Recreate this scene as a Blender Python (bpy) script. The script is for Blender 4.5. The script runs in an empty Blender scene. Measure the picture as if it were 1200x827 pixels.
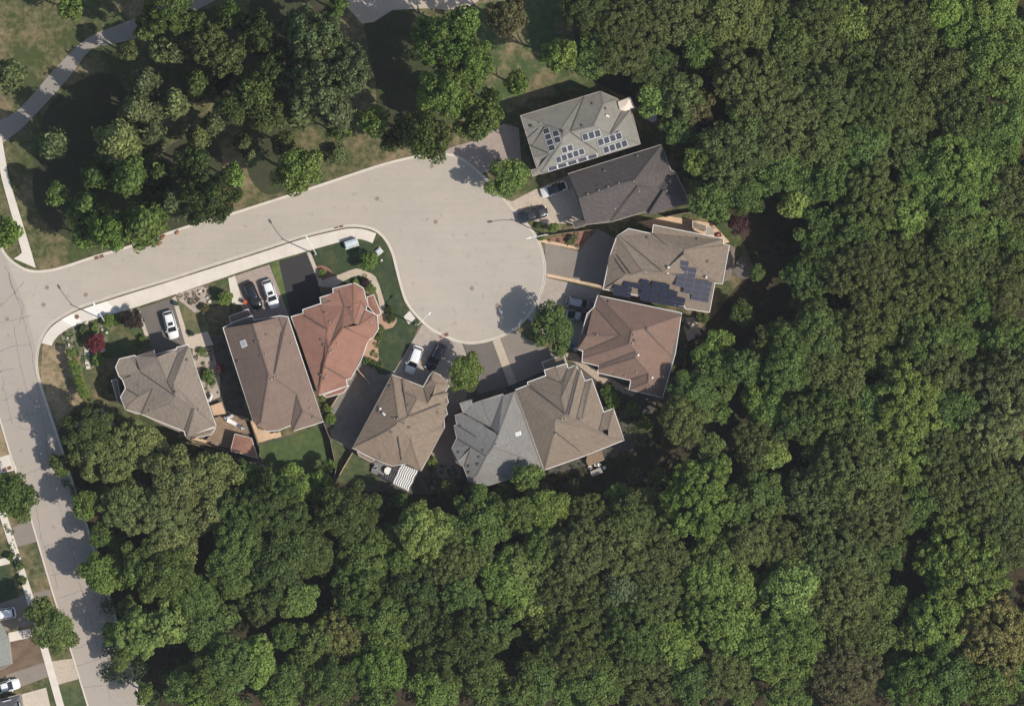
import bpy, math, random
import numpy as np
from mathutils import Vector, Matrix, Euler
from mathutils.geometry import tessellate_polygon

S = 0.14                      # metres per photograph pixel
W, H = 1200.0, 827.0
CAMH = 900.0
CAM = Vector((-63.0, 16.0, CAMH))     # flown slightly west of the scene, looking straight down
random.seed(7)
scene = bpy.context.scene
COL = scene.collection

# ------------------------------------------------------------------ camera, sky, sun
cd = bpy.data.cameras.new("camera"); cam = bpy.data.objects.new("camera", cd); COL.objects.link(cam)
cam.location = CAM; cam.rotation_euler = (0, 0, 0)
cd.sensor_width = 36.0; cd.lens = 36.0 * CAMH / (W * S)
cd.shift_x = -CAM.x / (W * S); cd.shift_y = -CAM.y / (W * S)
cd.clip_start = 10; cd.clip_end = 5000
scene.camera = cam
SUN_EL = math.radians(50.5); SUN_AZ = math.radians(115.0)   # azimuth clockwise from +Y (north up)
wd = bpy.data.worlds.new("World"); scene.world = wd; wd.use_nodes = True
wn = wd.node_tree.nodes; wl = wd.node_tree.links
bg = wn["Background"]; sky = wn.new("ShaderNodeTexSky"); sky.sky_type = 'NISHITA'
sky.sun_disc = False; sky.sun_elevation = SUN_EL; sky.sun_rotation = SUN_AZ
sky.altitude = 200; sky.air_density = 1.2; sky.dust_density = 1.5; sky.ozone_density = 1.0
wl.new(sky.outputs[0], bg.inputs[0]); bg.inputs[1].default_value = 0.12
sd = bpy.data.lights.new("sun", 'SUN'); sd.energy = 4.15; sd.angle = math.radians(0.5); sd.color = (1.0, 0.945, 0.86)
sun = bpy.data.objects.new("sun", sd); COL.objects.link(sun)
sdir = Vector((math.sin(SUN_AZ) * math.cos(SUN_EL), math.cos(SUN_AZ) * math.cos(SUN_EL), math.sin(SUN_EL)))
sun.rotation_euler = sdir.to_track_quat('Z', 'Y').to_euler(); sun.location = sdir * 200
scene.view_settings.view_transform = 'Standard'; scene.view_settings.look = 'None'
scene.view_settings.exposure = 0.0; scene.view_settings.gamma = 1.0
scene.render.engine = 'CYCLES'
scene.cycles.max_bounces = 5; scene.cycles.diffuse_bounces = 2; scene.cycles.glossy_bounces = 2
scene.cycles.transmission_bounces = 3; scene.cycles.transparent_max_bounces = 4

# ------------------------------------------------------------------ coordinates
def P(px, py, z=0.0):
    g = Vector(((px - W / 2) * S, (H / 2 - py) * S, 0.0))
    k = (CAMH - z) / CAMH
    return Vector((CAM.x + (g.x - CAM.x) * k, CAM.y + (g.y - CAM.y) * k, z))
def PP(pts, z=0.0): return [P(x, y, z) for x, y in pts]
def Z(pts, ox, oy, s): return [(ox + x / s, oy + y / s) for x, y in pts]

# ------------------------------------------------------------------ materials
MATS = {}
def newmat(name):
    m = bpy.data.materials.new(name); m.use_nodes = True
    return m, m.node_tree.nodes, m.node_tree.links, m.node_tree.nodes["Principled BSDF"]
def rgb(c): return (c[0], c[1], c[2], 1.0)
def noise(n, l, scale, detail=4, vec=None, rough=0.6):
    t = n.new("ShaderNodeTexNoise"); t.inputs["Scale"].default_value = scale
    t.inputs["Detail"].default_value = detail; t.inputs["Roughness"].default_value = rough
    if vec is not None: l.new(vec, t.inputs["Vector"])
    return t.outputs["Fac"]
def ramp(n, l, fac, stops):
    r = n.new("ShaderNodeValToRGB"); l.new(fac, r.inputs[0])
    e = r.color_ramp.elements
    e[0].position = stops[0][0]; e[0].color = rgb(stops[0][1])
    e[1].position = stops[1][0]; e[1].color = rgb(stops[1][1])
    for p, c in stops[2:]:
        x = e.new(p); x.color = rgb(c)
    return r.outputs[0]
def mix(n, l, fac, a, b, mode='MIX'):
    m = n.new("ShaderNodeMix"); m.data_type = 'RGBA'; m.blend_type = mode
    for s, v in ((0, fac), (6, a), (7, b)):
        if hasattr(v, "is_linked"): l.new(v, m.inputs[s])
        elif isinstance(v, (int, float)): m.inputs[s].default_value = v
        else: m.inputs[s].default_value = rgb(v)
    return m.outputs[2]
def simple(name, c, rough=0.7, metal=0.0, vary=0.12, scale=2.0, fine=30.0, spec=0.3, bump=0.0):
    if name in MATS: return MATS[name]
    m, n, l, b = newmat(name)
    tc = n.new("ShaderNodeTexCoord").outputs["Object"]
    f1 = noise(n, l, scale, 5, tc); f2 = noise(n, l, fine, 3, tc)
    d = [max(0, x * (1 - vary * 1.6)) for x in c]; u = [min(1, x * (1 + vary * 1.6)) for x in c]
    c1 = ramp(n, l, f1, [(0.3, d), (0.7, u)])
    c2 = mix(n, l, 0.45, c1, ramp(n, l, f2, [(0.3, d), (0.7, u)]))
    l.new(c2, b.inputs["Base Color"])
    b.inputs["Roughness"].default_value = rough; b.inputs["Metallic"].default_value = metal
    b.inputs["Specular IOR Level"].default_value = spec
    if bump:
        bp = n.new("ShaderNodeBump"); bp.inputs["Strength"].default_value = bump; bp.inputs["Distance"].default_value = 0.05
        l.new(f2, bp.inputs["Height"]); l.new(bp.outputs[0], b.inputs["Normal"])
    MATS[name] = m; return m
def paint(name, c, rough=0.25, metal=0.0, coat=0.5):
    if name in MATS: return MATS[name]
    m, n, l, b = newmat(name)
    tc = n.new("ShaderNodeTexCoord").outputs["Object"]
    f = noise(n, l, 3.0, 3, tc)
    l.new(ramp(n, l, f, [(0.2, [x * 0.93 for x in c]), (0.8, [min(1, x * 1.05) for x in c])]), b.inputs["Base Color"])
    b.inputs["Roughness"].default_value = rough; b.inputs["Metallic"].default_value = metal
    b.inputs["Coat Weight"].default_value = coat; MATS[name] = m; return m
def glass(name, c=(0.02, 0.025, 0.03)):
    if name in MATS: return MATS[name]
    m, n, l, b = newmat(name); b.inputs["Base Color"].default_value = rgb(c)
    b.inputs["Roughness"].default_value = 0.06; b.inputs["Specular IOR Level"].default_value = 0.7
    MATS[name] = m; return m
def grass(name, g, dry, amt, seed=0.0, big=0.12):
    """lawn: green and dry straw mottled at several scales"""
    if name in MATS: return MATS[name]
    m, n, l, b = newmat(name)
    geo = n.new("ShaderNodeNewGeometry").outputs["Position"]
    mp = n.new("ShaderNodeMapping"); mp.inputs["Location"].default_value = (seed, seed * 1.7, 0); l.new(geo, mp.inputs[0])
    v = mp.outputs[0]
    f1 = noise(n, l, big, 6, v, 0.65); f2 = noise(n, l, 0.9, 5, v, 0.7); f3 = noise(n, l, 7.0, 4, v, 0.8)
    gg = ramp(n, l, f2, [(0.3, [x * 0.75 for x in g]), (0.7, [x * 1.25 for x in g])])
    dd = ramp(n, l, f2, [(0.3, [x * 0.8 for x in dry]), (0.7, [x * 1.2 for x in dry])])
    add = n.new("ShaderNodeMath"); add.operation = 'MULTIPLY_ADD'; l.new(f2, add.inputs[0]); add.inputs[1].default_value = 0.45; l.new(f1, add.inputs[2])
    t = 0.95 - 0.5 * amt
    mask = ramp(n, l, add.outputs[0], [(t - 0.12, (0, 0, 0)), (t + 0.12, (1, 1, 1))])
    c = mix(n, l, mask, gg, dd)
    c = mix(n, l, 0.55, c, ramp(n, l, f3, [(0.3, (0.45, 0.45, 0.45)), (0.7, (1, 1, 1))]), 'MULTIPLY')
    l.new(c, b.inputs["Base Color"]); b.inputs["Roughness"].default_value = 0.9; b.inputs["Specular IOR Level"].default_value = 0.1
    bp = n.new("ShaderNodeBump"); bp.inputs["Strength"].default_value = 0.6; bp.inputs["Distance"].default_value = 0.08
    l.new(f3, bp.inputs["Height"]); l.new(bp.outputs[0], b.inputs["Normal"])
    MATS[name] = m; return m
def asphalt(name, c, tint=(1, 1, 1), stain=0.18, streak=True):
    if name in MATS: return MATS[name]
    m, n, l, b = newmat(name)
    geo = n.new("ShaderNodeNewGeometry").outputs["Position"]
    f1 = noise(n, l, 0.06, 5, geo, 0.6); f2 = noise(n, l, 0.5, 6, geo, 0.7); f3 = noise(n, l, 9.0, 3, geo, 0.8)
    lo = [x * (1 - stain) for x in c]; hi = [x * (1 + stain * 0.6) for x in c]
    c1 = ramp(n, l, f1, [(0.3, lo), (0.7, hi)])
    c2 = ramp(n, l, f2, [(0.25, [x * (1 - stain) for x in c]), (0.75, [x * (1 + stain * 0.5) * t for x, t in zip(c, (1.05, 0.985, 0.94))])])
    cc = mix(n, l, 0.5, c1, c2)
    cc = mix(n, l, 0.35, cc, ramp(n, l, f3, [(0.3, [x * 0.7 for x in c]), (0.7, [min(1, x * 1.25) for x in c])]))
    if streak:                                  # paver seams and tyre-worn bands running along the road
        mp = n.new("ShaderNodeMapping"); mp.inputs["Rotation"].default_value = (0, 0, math.radians(-17)); mp.inputs["Scale"].default_value = (0.05, 1.1, 1)
        l.new(geo, mp.inputs[0]); f4 = noise(n, l, 1.0, 4, mp.outputs[0], 0.6)
        cc = mix(n, l, 0.07, cc, ramp(n, l, f4, [(0.35, [x * 0.6 for x in c]), (0.65, [min(1, x * 1.3) for x in c])]))
    f5 = noise(n, l, 0.9, 3, geo, 0.5); cc = mix(n, l, 1.0, cc, ramp(n, l, f5, [(0.62, (1, 1, 1)), (0.76, (0.80, 0.79, 0.78))]), 'MULTIPLY')
    f6 = noise(n, l, 0.16, 4, geo, 0.7); cc = mix(n, l, 1.0, cc, ramp(n, l, f6, [(0.35, (0.93, 0.95, 0.93)), (0.65, (1.0, 0.985, 0.97))]), 'MULTIPLY')
    l.new(cc, b.inputs["Base Color"]); b.inputs["Roughness"].default_value = 0.88; b.inputs["Specular IOR Level"].default_value = 0.2
    MATS[name] = m; return m
def shingle(name, c, c2, wavy=0.3):
    if name in MATS: return MATS[name]
    m, n, l, b = newmat(name)
    uv = n.new("ShaderNodeUVMap").outputs[0]
    wn_ = n.new("ShaderNodeTexNoise"); wn_.inputs["Scale"].default_value = 0.35; l.new(uv, wn_.inputs["Vector"])
    br = n.new("ShaderNodeTexBrick"); l.new(uv, br.inputs["Vector"])
    br.inputs["Scale"].default_value = 1.0; br.inputs["Brick Width"].default_value = 0.95; br.inputs["Row Height"].default_value = 0.29
    br.inputs["Mortar Size"].default_value = 0.02; br.inputs["Mortar Smooth"].default_value = 0.6; br.inputs["Bias"].default_value = 0.0
    br.inputs["Color1"].default_value = rgb([x * 0.86 for x in c]); br.inputs["Color2"].default_value = rgb([min(1, x * 1.14) for x in c])
    br.inputs["Mortar"].default_value = rgb([x * 0.62 for x in c])
    f = noise(n, l, 0.35, 4, uv); f2 = noise(n, l, 7.0, 3, uv, 0.8)
    cc = mix(n, l, ramp(n, l, f, [(0.35, (0, 0, 0)), (0.7, (0.55, 0.55, 0.55))]), br.outputs["Color"], c2)
    wv = n.new("ShaderNodeTexWave"); wv.wave_type = 'BANDS'; wv.bands_direction = 'DIAGONAL'
    wv.inputs["Scale"].default_value = 0.55; wv.inputs["Distortion"].default_value = 9.0; wv.inputs["Detail"].default_value = 2.0; wv.inputs["Detail Scale"].default_value = 1.2
    l.new(uv, wv.inputs["Vector"])
    cc = mix(n, l, wavy, cc, ramp(n, l, wv.outputs["Fac"], [(0.2, [x * 0.72 for x in c]), (0.8, [min(1, x * 1.25) for x in c])]))
    sm = n.new("ShaderNodeMapping"); sm.inputs["Scale"].default_value = (1.3, 0.10, 1); l.new(uv, sm.inputs[0]); f7 = noise(n, l, 1.0, 4, sm.outputs[0], 0.7)
    cc = mix(n, l, 0.9, cc, ramp(n, l, f7, [(0.3, (0.86, 0.86, 0.87)), (0.7, (1.08, 1.07, 1.05))]), 'MULTIPLY')
    cc = mix(n, l, 0.3, cc, ramp(n, l, f2, [(0.3, [x * 0.7 for x in c]), (0.7, [min(1, x * 1.3) for x in c])]))
    l.new(cc, b.inputs["Base Color"]); b.inputs["Roughness"].default_value = 0.9; b.inputs["Specular IOR Level"].default_value = 0.15
    bp = n.new("ShaderNodeBump"); bp.inputs["Strength"].default_value = 0.35; bp.inputs["Distance"].default_value = 0.03
    l.new(br.outputs["Fac"], bp.inputs["Height"]); bp.invert = True; l.new(bp.outputs[0], b.inputs["Normal"])
    MATS[name] = m; return m
def pavers(name, c, bw=0.4, rh=0.2, var=0.2, mort=0.6):
    if name in MATS: return MATS[name]
    m, n, l, b = newmat(name)
    geo = n.new("ShaderNodeNewGeometry").outputs["Position"]
    mp = n.new("ShaderNodeMapping"); mp.inputs["Rotation"].default_value = (0, 0, math.radians(18)); l.new(geo, mp.inputs[0])
    br = n.new("ShaderNodeTexBrick"); l.new(mp.outputs[0], br.inputs["Vector"]); br.inputs["Scale"].default_value = 1
    br.inputs["Brick Width"].default_value = bw; br.inputs["Row Height"].default_value = rh; br.inputs["Mortar Size"].default_value = 0.012
    br.inputs["Color1"].default_value = rgb([x * (1 - var) for x in c]); br.inputs["Color2"].default_value = rgb([min(1, x * (1 + var)) for x in c])
    br.inputs["Mortar"].default_value = rgb([x * mort for x in c])
    f = noise(n, l, 0.6, 5, geo); f2 = noise(n, l, 8.0, 3, geo)
    cc = mix(n, l, 0.4, br.outputs["Color"], ramp(n, l, f, [(0.3, [x * 0.7 for x in c]), (0.7, [min(1, x * 1.2) for x in c])]))
    cc = mix(n, l, 0.25, cc, ramp(n, l, f2, [(0.3, [x * 0.6 for x in c]), (0.7, [min(1, x * 1.3) for x in c])]))
    l.new(cc, b.inputs["Base Color"]); b.inputs["Roughness"].default_value = 0.85; MATS[name] = m; return m
def foliage(name="leaves"):
    if name in MATS: return MATS[name]
    m, n, l, b = newmat(name)
    oi = n.new("ShaderNodeObjectInfo"); at = n.new("ShaderNodeAttribute"); at.attribute_name = "tone"
    sep = n.new("ShaderNodeSeparateColor"); l.new(at.outputs["Color"], sep.inputs[0])
    br = ramp(n, l, sep.outputs[0], [(0.0, (0.48, 0.48, 0.48)), (1.0, (1.62, 1.62, 1.62))])
    c = mix(n, l, 1.0, oi.outputs["Color"], br, 'MULTIPLY')
    hue = n.new("ShaderNodeHueSaturation"); l.new(c, hue.inputs["Color"])
    mr = n.new("ShaderNodeMapRange"); l.new(sep.outputs[1], mr.inputs[0]); mr.inputs[3].default_value = 0.475; mr.inputs[4].default_value = 0.52
    l.new(mr.outputs[0], hue.inputs["Hue"])
    geo = n.new("ShaderNodeNewGeometry").outputs["Position"]
    f = noise(n, l, 0.28, 4, geo)
    c2 = mix(n, l, ramp(n, l, f, [(0.45, (0, 0, 0)), (0.8, (0.3, 0.3, 0.3))]), hue.outputs[0], (0.12, 0.125, 0.04))
    l.new(c2, b.inputs["Base Color"]); b.inputs["Roughness"].default_value = 0.6; b.inputs["Specular IOR Level"].default_value = 0.2
    tr = n.new("ShaderNodeBsdfTranslucent"); l.new(c2, tr.inputs["Color"])
    ms = n.new("ShaderNodeMixShader"); ms.inputs[0].default_value = 0.22
    l.new(b.outputs[0], ms.inputs[1]); l.new(tr.outputs[0], ms.inputs[2])
    l.new(ms.outputs[0], n["Material Output"].inputs["Surface"])
    MATS[name] = m; return m

CONC = simple("concrete", (0.66, 0.59, 0.50), 0.85, vary=0.08, scale=0.5, fine=12)
CONC_NEW = simple("fresh_concrete", (0.80, 0.76, 0.69), 0.85, vary=0.03, scale=0.5, fine=12)
KERB = simple("kerb_concrete", (0.62, 0.55, 0.46), 0.85, vary=0.1, scale=0.7, fine=10)
WOOD = simple("deck_wood", (0.27, 0.19, 0.125), 0.8, vary=0.2, scale=1.5, fine=20)
WOOD_PALE = simple("pale_wood", (0.60, 0.42, 0.27), 0.8, vary=0.15, scale=1.0, fine=15)
WOOD_GREY = simple("weathered_wood", (0.22, 0.18, 0.14), 0.85, vary=0.2, scale=1.0, fine=15)
WHITE = simple("white_trim", (0.80, 0.77, 0.71), 0.6, vary=0.03)
BRICK = pavers("brick_wall", (0.32, 0.21, 0.16), 0.25, 0.08, 0.15)
SIDING = simple("siding", (0.5, 0.46, 0.4), 0.7)
METAL = simple("galvanised_metal", (0.55, 0.55, 0.55), 0.5, 0.3, 0.08)
DARKMETAL = simple("dark_metal", (0.04, 0.04, 0.045), 0.5, 0.4, 0.1)
RUST = simple("rusty_iron", (0.20, 0.10, 0.07), 0.8, 0.2, 0.2, fine=10)
BARK = simple("bark", (0.10, 0.075, 0.055), 0.95, vary=0.25, scale=3)
STONE = simple("pale_stone", (0.62, 0.55, 0.45), 0.85, vary=0.15, scale=2)
GREYSTONE = simple("grey_stone", (0.36, 0.33, 0.30), 0.9, vary=0.2, scale=2)
SOIL = simple("soil", (0.16, 0.11, 0.075), 0.95, vary=0.3, scale=0.6, fine=8)
MULCH = simple("mulch", (0.26, 0.13, 0.09), 0.95, vary=0.25, scale=1.0, fine=10)
GLASS = glass("dark_glass")
LEAF = foliage()

# ------------------------------------------------------------------ object helpers
def tag(o, label=None, cat=None, group=None, kind=None):
    if label: o["label"] = label
    if cat: o["category"] = cat
    if group: o["group"] = group
    if kind: o["kind"] = kind
    return o
def link(o, parent=None):
    COL.objects.link(o)
    if parent is not None: o.parent = parent
    return o
def empty(name, loc, rz=0, label=None, cat=None, group=None):
    o = bpy.data.objects.new(name, None); o.empty_display_size = 0.3; COL.objects.link(o)
    o.location = loc; o.rotation_euler = (0, 0, rz); return tag(o, label, cat, group)
class MB:
    """collects geometry and links it as one mesh object"""
    def __init__(s, org=(0, 0, 0)): s.v = []; s.f = []; s.o = Vector(org); s.uv = None
    def add(s, vs, fs):
        k = len(s.v); s.v += [Vector(x) - s.o for x in vs]; s.f += [tuple(i + k for i in f) for f in fs]; return s
    def box(s, c, d, rz=0.0, taper=1.0):
        cx, cy, cz = c; x, y, z = d[0] / 2, d[1] / 2, d[2] / 2; R = Matrix.Rotation(rz, 3, 'Z'); vs = []
        for sz, t in ((-1, 1.0), (1, taper)):
            for a, b in ((-1, -1), (1, -1), (1, 1), (-1, 1)):
                vs.append(R @ Vector((a * x * t, b * y * t, sz * z)) + Vector((cx, cy, cz)))
        return s.add(vs, [(3, 2, 1, 0), (4, 5, 6, 7), (0, 1, 5, 4), (1, 2, 6, 5), (2, 3, 7, 6), (3, 0, 4, 7)])
    def beam(s, a, b, w, h):
        a = Vector(a); b = Vector(b); d = (b - a); L = d.length
        if L < 1e-5: return s
        d.normalize(); up = Vector((0, 0, 1)) if abs(d.z) < 0.95 else Vector((1, 0, 0))
        sx = d.cross(up).normalized() * w / 2; sy = sx.cross(d).normalized() * h / 2
        vs = [p + q for p in (a, b) for q in (-sx - sy, sx - sy, sx + sy, -sx + sy)]
        return s.add(vs, [(0, 1, 2, 3), (7, 6, 5, 4), (0, 4, 5, 1), (1, 5, 6, 2), (2, 6, 7, 3), (3, 7, 4, 0)])
    def tube(s, pts, rad, n=8, cap=True):
        pts = [Vector(p) for p in pts]
        if not isinstance(rad, (list, tuple)): rad = [rad] * len(pts)
        vs = []; m = len(pts)
        for i, p in enumerate(pts):
            d = (pts[min(i + 1, m - 1)] - pts[max(i - 1, 0)]).normalized()
            up = Vector((0, 0, 1)) if abs(d.z) < 0.9 else Vector((1, 0, 0))
            a = d.cross(up).normalized(); b = d.cross(a)
            for k in range(n):
                t = 2 * math.pi * k / n; vs.append(p + (a * math.cos(t) + b * math.sin(t)) * rad[i])
        fs = [(i * n + k, i * n + (k + 1) % n, (i + 1) * n + (k + 1) % n, (i + 1) * n + k) for i in range(m - 1) for k in range(n)]
        if cap: fs += [tuple(range(n))[::-1], tuple((m - 1) * n + k for k in range(n))]
        return s.add(vs, fs)
    def prism(s, poly, z0, z1):
        poly = [Vector((p[0], p[1], 0)) for p in poly]
        A = sum(poly[i].x * poly[(i + 1) % len(poly)].y - poly[(i + 1) % len(poly)].x * poly[i].y for i in range(len(poly)))
        if A < 0: poly = poly[::-1]
        n = len(poly); vs = [(p.x, p.y, z0) for p in poly] + [(p.x, p.y, z1) for p in poly]
        fs = [(i, (i + 1) % n, n + (i + 1) % n, n + i) for i in range(n)]
        tr = tessellate_polygon([poly])
        for t in tr:
            a, b, c = [poly[i] for i in t]
            if (b - a).cross(c - a).z < 0: t = t[::-1]
            fs.append(tuple(n + i for i in t)); fs.append(tuple(t[::-1]))
        return s.add(vs, fs)
    def build(s, name, mat, parent=None, smooth=False, kind=None):
        me = bpy.data.meshes.new(name); me.from_pydata([tuple(v) for v in s.v], [], s.f)
        me.materials.append(mat)
        if smooth: me.polygons.foreach_set("use_smooth", [True] * len(me.polygons))
        me.update(); o = bpy.data.objects.new(name, me); link(o, parent)
        if kind: o["kind"] = kind
        return o
def copy_tree(o, parent=None):
    c = o.copy(); COL.objects.link(c); c.parent = parent
    for ch in o.children: copy_tree(ch, c)
    return c
def place_copy(o, loc, rz, label=None, sc=None):
    c = copy_tree(o); c.location = loc; c.rotation_euler = (0, 0, rz)
    if label: c["label"] = label
    if sc: c.scale = (sc, sc, sc)
    return c
def sheet(name, pts, z, mat, kind="structure", thick=0.0, parent=None):
    """ground surface from a photo outline; pts in photo pixels"""
    w = PP(pts); m = MB()
    if thick: m.prism(w, z, z + thick)
    else:
        n = len(w); fs = []
        for t in tessellate_polygon([[Vector((p.x, p.y, 0)) for p in w]]):
            a, b, c = [w[i] for i in t]
            if (b - a).cross(c - a).z < 0: t = t[::-1]
            fs.append(tuple(t))
        m.add([(p.x, p.y, z) for p in w], fs)
    return m.build(name, mat, parent, kind=kind)
def smooth(pts, closed=False, k=6):
    """Catmull-Rom through photo points"""
    out = []; n = len(pts); rng = range(n if closed else n - 1)
    for i in rng:
        g = lambda j: pts[j % n] if closed else pts[min(max(j, 0), n - 1)]
        p0, p1, p2, p3 = g(i - 1), g(i), g(i + 1), g(i + 2)
        for s in range(k):
            t = s / k
            out.append(tuple(0.5 * ((2 * p1[a]) + (-p0[a] + p2[a]) * t + (2 * p0[a] - 5 * p1[a] + 4 * p2[a] - p3[a]) * t * t + (-p0[a] + 3 * p1[a] - 3 * p2[a] + p3[a]) * t ** 3) for a in (0, 1)))
    if not closed: out.append(tuple(pts[-1]))
    return out
def strip(name, line, w, z0, z1, mat, kind="structure", parent=None, side=0.0, join=True):
    """a band of width w along a world polyline"""
    m = MB(); L = [Vector((p[0], p[1], 0)) for p in line]; n = len(L); a = []; b = []
    for i, p in enumerate(L):
        d = (L[min(i + 1, n - 1)] - L[max(i - 1, 0)]).normalized(); q = Vector((-d.y, d.x, 0))
        a.append(p + q * (side + w / 2)); b.append(p + q * (side - w / 2))
    vs = []
    for i in range(n): vs += [(a[i].x, a[i].y, z0), (a[i].x, a[i].y, z1), (b[i].x, b[i].y, z1), (b[i].x, b[i].y, z0)]
    fs = []
    for i in range(n - 1):
        k = i * 4; j = k + 4
        fs += [(k, j, j + 1, k + 1), (k + 1, j + 1, j + 2, k + 2), (k + 2, j + 2, j + 3, k + 3)]
    fs += [(0, 1, 2, 3), (n * 4 - 1, n * 4 - 2, n * 4 - 3, n * 4 - 4)]
    m.add(vs, fs); return m.build(name, mat, parent, kind=kind)
def inpoly(x, y, poly):
    c = False; n = len(poly); j = n - 1
    for i in range(n):
        xi, yi = poly[i]; xj, yj = poly[j]
        if (yi > y) != (yj > y) and x < (xj - xi) * (y - yi) / (yj - yi) + xi: c = not c
        j = i
    return c

# ------------------------------------------------------------------ ground
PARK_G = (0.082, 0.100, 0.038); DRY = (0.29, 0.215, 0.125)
ground = MB(); ground.add([(-1500, -1500, -0.02), (1500, -1500, -0.02), (1500, 1500, -0.02), (-1500, 1500, -0.02)], [(0, 1, 2, 3)])
ground.build("ground", grass("park_grass", PARK_G, DRY, 0.36, 3.0, 0.10), kind="structure")
FOREST = [(150, 1400), (135, 840), (112, 660), (84, 590), (62, 548), (60, 520), (85, 478), (110, 470), (160, 512), (230, 522), (300, 548), (330, 580), (350, 615), (362, 600), (352, 575), (385, 560), (430, 575),
          (500, 578), (560, 572), (640, 558), (740, 530), (772, 470), (800, 465), (806, 400), (835, 372), (868, 330), (885, 318), (862, 262), (838, 236), (812, 224), (785, 150), (760, 128), (690, 92), (672, 40), (665, -200), (1700, -200), (1700, 1400)]
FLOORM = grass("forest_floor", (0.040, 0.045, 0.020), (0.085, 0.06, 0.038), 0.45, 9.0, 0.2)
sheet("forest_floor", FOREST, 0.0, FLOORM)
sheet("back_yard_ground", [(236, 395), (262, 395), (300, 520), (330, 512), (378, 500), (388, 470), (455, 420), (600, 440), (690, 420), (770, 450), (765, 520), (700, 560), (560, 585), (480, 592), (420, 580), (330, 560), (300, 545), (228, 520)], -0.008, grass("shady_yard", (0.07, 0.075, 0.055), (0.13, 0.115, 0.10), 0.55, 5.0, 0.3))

# lawns
LAWN = grass("mown_lawn", (0.082, 0.110, 0.048), (0.17, 0.15, 0.07), 0.3, 1.0, 0.3)
LAWN_DK = grass("watered_lawn", (0.054, 0.078, 0.038), (0.10, 0.105, 0.05), 0.25, 2.0, 0.3)
LAWN_OL = grass("olive_lawn", (0.13, 0.14, 0.065), (0.22, 0.19, 0.10), 0.4, 4.0, 0.3)
DRYG = grass("dry_grass", (0.14, 0.14, 0.065), (0.38, 0.28, 0.17), 0.6, 6.0, 0.35)
def Q(z, n=None): return z
lawnC = [(365, 290), (402, 282), (420, 279), (437, 284), (449, 276), (460, 296), (465, 316), (471, 337), (478, 355), (488, 371), (492, 380), (462, 434), (438, 428), (442, 340), (380, 330)]
sheet("lawn_front", smooth(lawnC, True, 3), 0.004, LAWN_DK)
sheet("lawn_verge", [(50, 404), (66, 403), (92, 410), (97, 470), (60, 500), (47, 455)], 0.004, DRYG)
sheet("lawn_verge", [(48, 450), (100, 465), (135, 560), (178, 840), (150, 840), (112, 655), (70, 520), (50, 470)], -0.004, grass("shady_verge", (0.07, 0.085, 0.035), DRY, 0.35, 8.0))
sheet("lawn_front", Z([(330, 230), (460, 185), (475, 300), (340, 345), (250, 345), (225, 520), (290, 545), (205, 500), (190, 360), (215, 260)], 40, 320, 3.446), 0.008, LAWN)
sheet("lawn_front", [(207, 352), (228, 345), (246, 386), (222, 396)], 0.008, LAWN_OL)
sheet("lawn_front", [(243, 334), (267, 326), (273, 352), (246, 362)], 0.008, LAWN)
sheet("lawn_strip", Z([(263, 166), (298, 158), (355, 335), (325, 350)], 240, 260, 3.446), 0.008, grass("bright_lawn", (0.12, 0.165, 0.055), (0.2, 0.2, 0.08), 0.2, 2.2, 0.4))
sheet("lawn_back", Z([(430, 480), (590, 440), (700, 400), (850, 345), (900, 470), (960, 590), (900, 720), (780, 830), (620, 800), (440, 560)], 230, 440, 5.905), 0.004, grass("back_lawn", (0.090, 0.130, 0.048), (0.14, 0.15, 0.06), 0.2, 2.9, 0.3))
sheet("lawn_back", Z([(930, 430), (1060, 510), (1010, 600), (965, 690), (925, 560)], 230, 440, 5.905), 0.004, LAWN)
sheet("lawn_back", Z([(1080, 530), (1181, 600), (1300, 680), (1240, 760), (960, 740), (1000, 640)], 230, 440, 5.905), 0.006, LAWN)
sheet("lawn_front", Z([(235, 700), (320, 668), (358, 752), (238, 772)], 580, 90, 4.133), 0.008, LAWN_OL)
sheet("lawn_side", Z([(740, 685), (940, 612), (990, 605), (985, 650), (800, 690)], 580, 90, 4.133), 0.006, LAWN)
sheet("lawn_park", [(560, 5), (660, -10), (672, 30), (690, 95), (612, 125), (560, 150), (545, 60)], -0.012, grass("park_lawn", (0.085, 0.12, 0.045), DRY, 0.3, 12.0, 0.2))
sheet("lawn_verge", [(60, 665), (36, 608), (20, 641), (30, 690), (60, 700)], 0.004, grass("street_lawn", (0.07, 0.10, 0.04), DRY, 0.4, 13.0))
sheet("lawn_front", [(-5, 660), (10, 662), (24, 705), (-5, 712)], 0.004, LAWN_DK)
sheet("lawn_verge", [(64, 802), (92, 796), (104, 830), (72, 830)], 0.004, LAWN)
sheet("lawn_verge", [(-5, 490), (0, 492), (14, 532), (-5, 540)], 0.004, DRYG)

LITTER_SHADE = grass("leaf_litter_shade", (0.064, 0.076, 0.034), (0.070, 0.058, 0.040), 0.35, 21.0, 0.3)  # leaf litter, its colour darkened to deepen the shade under the park trees
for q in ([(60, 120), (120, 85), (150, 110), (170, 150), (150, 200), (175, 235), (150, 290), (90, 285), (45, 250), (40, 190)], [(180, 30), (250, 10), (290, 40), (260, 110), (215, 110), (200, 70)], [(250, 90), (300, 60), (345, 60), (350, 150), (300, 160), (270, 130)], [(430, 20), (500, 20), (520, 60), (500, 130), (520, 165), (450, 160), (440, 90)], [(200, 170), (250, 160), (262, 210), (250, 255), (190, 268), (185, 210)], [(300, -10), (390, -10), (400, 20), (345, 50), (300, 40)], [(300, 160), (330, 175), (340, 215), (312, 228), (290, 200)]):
    sheet("leaf_litter_shade", smooth(q, True, 4), -0.004, LITTER_SHADE)
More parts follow.
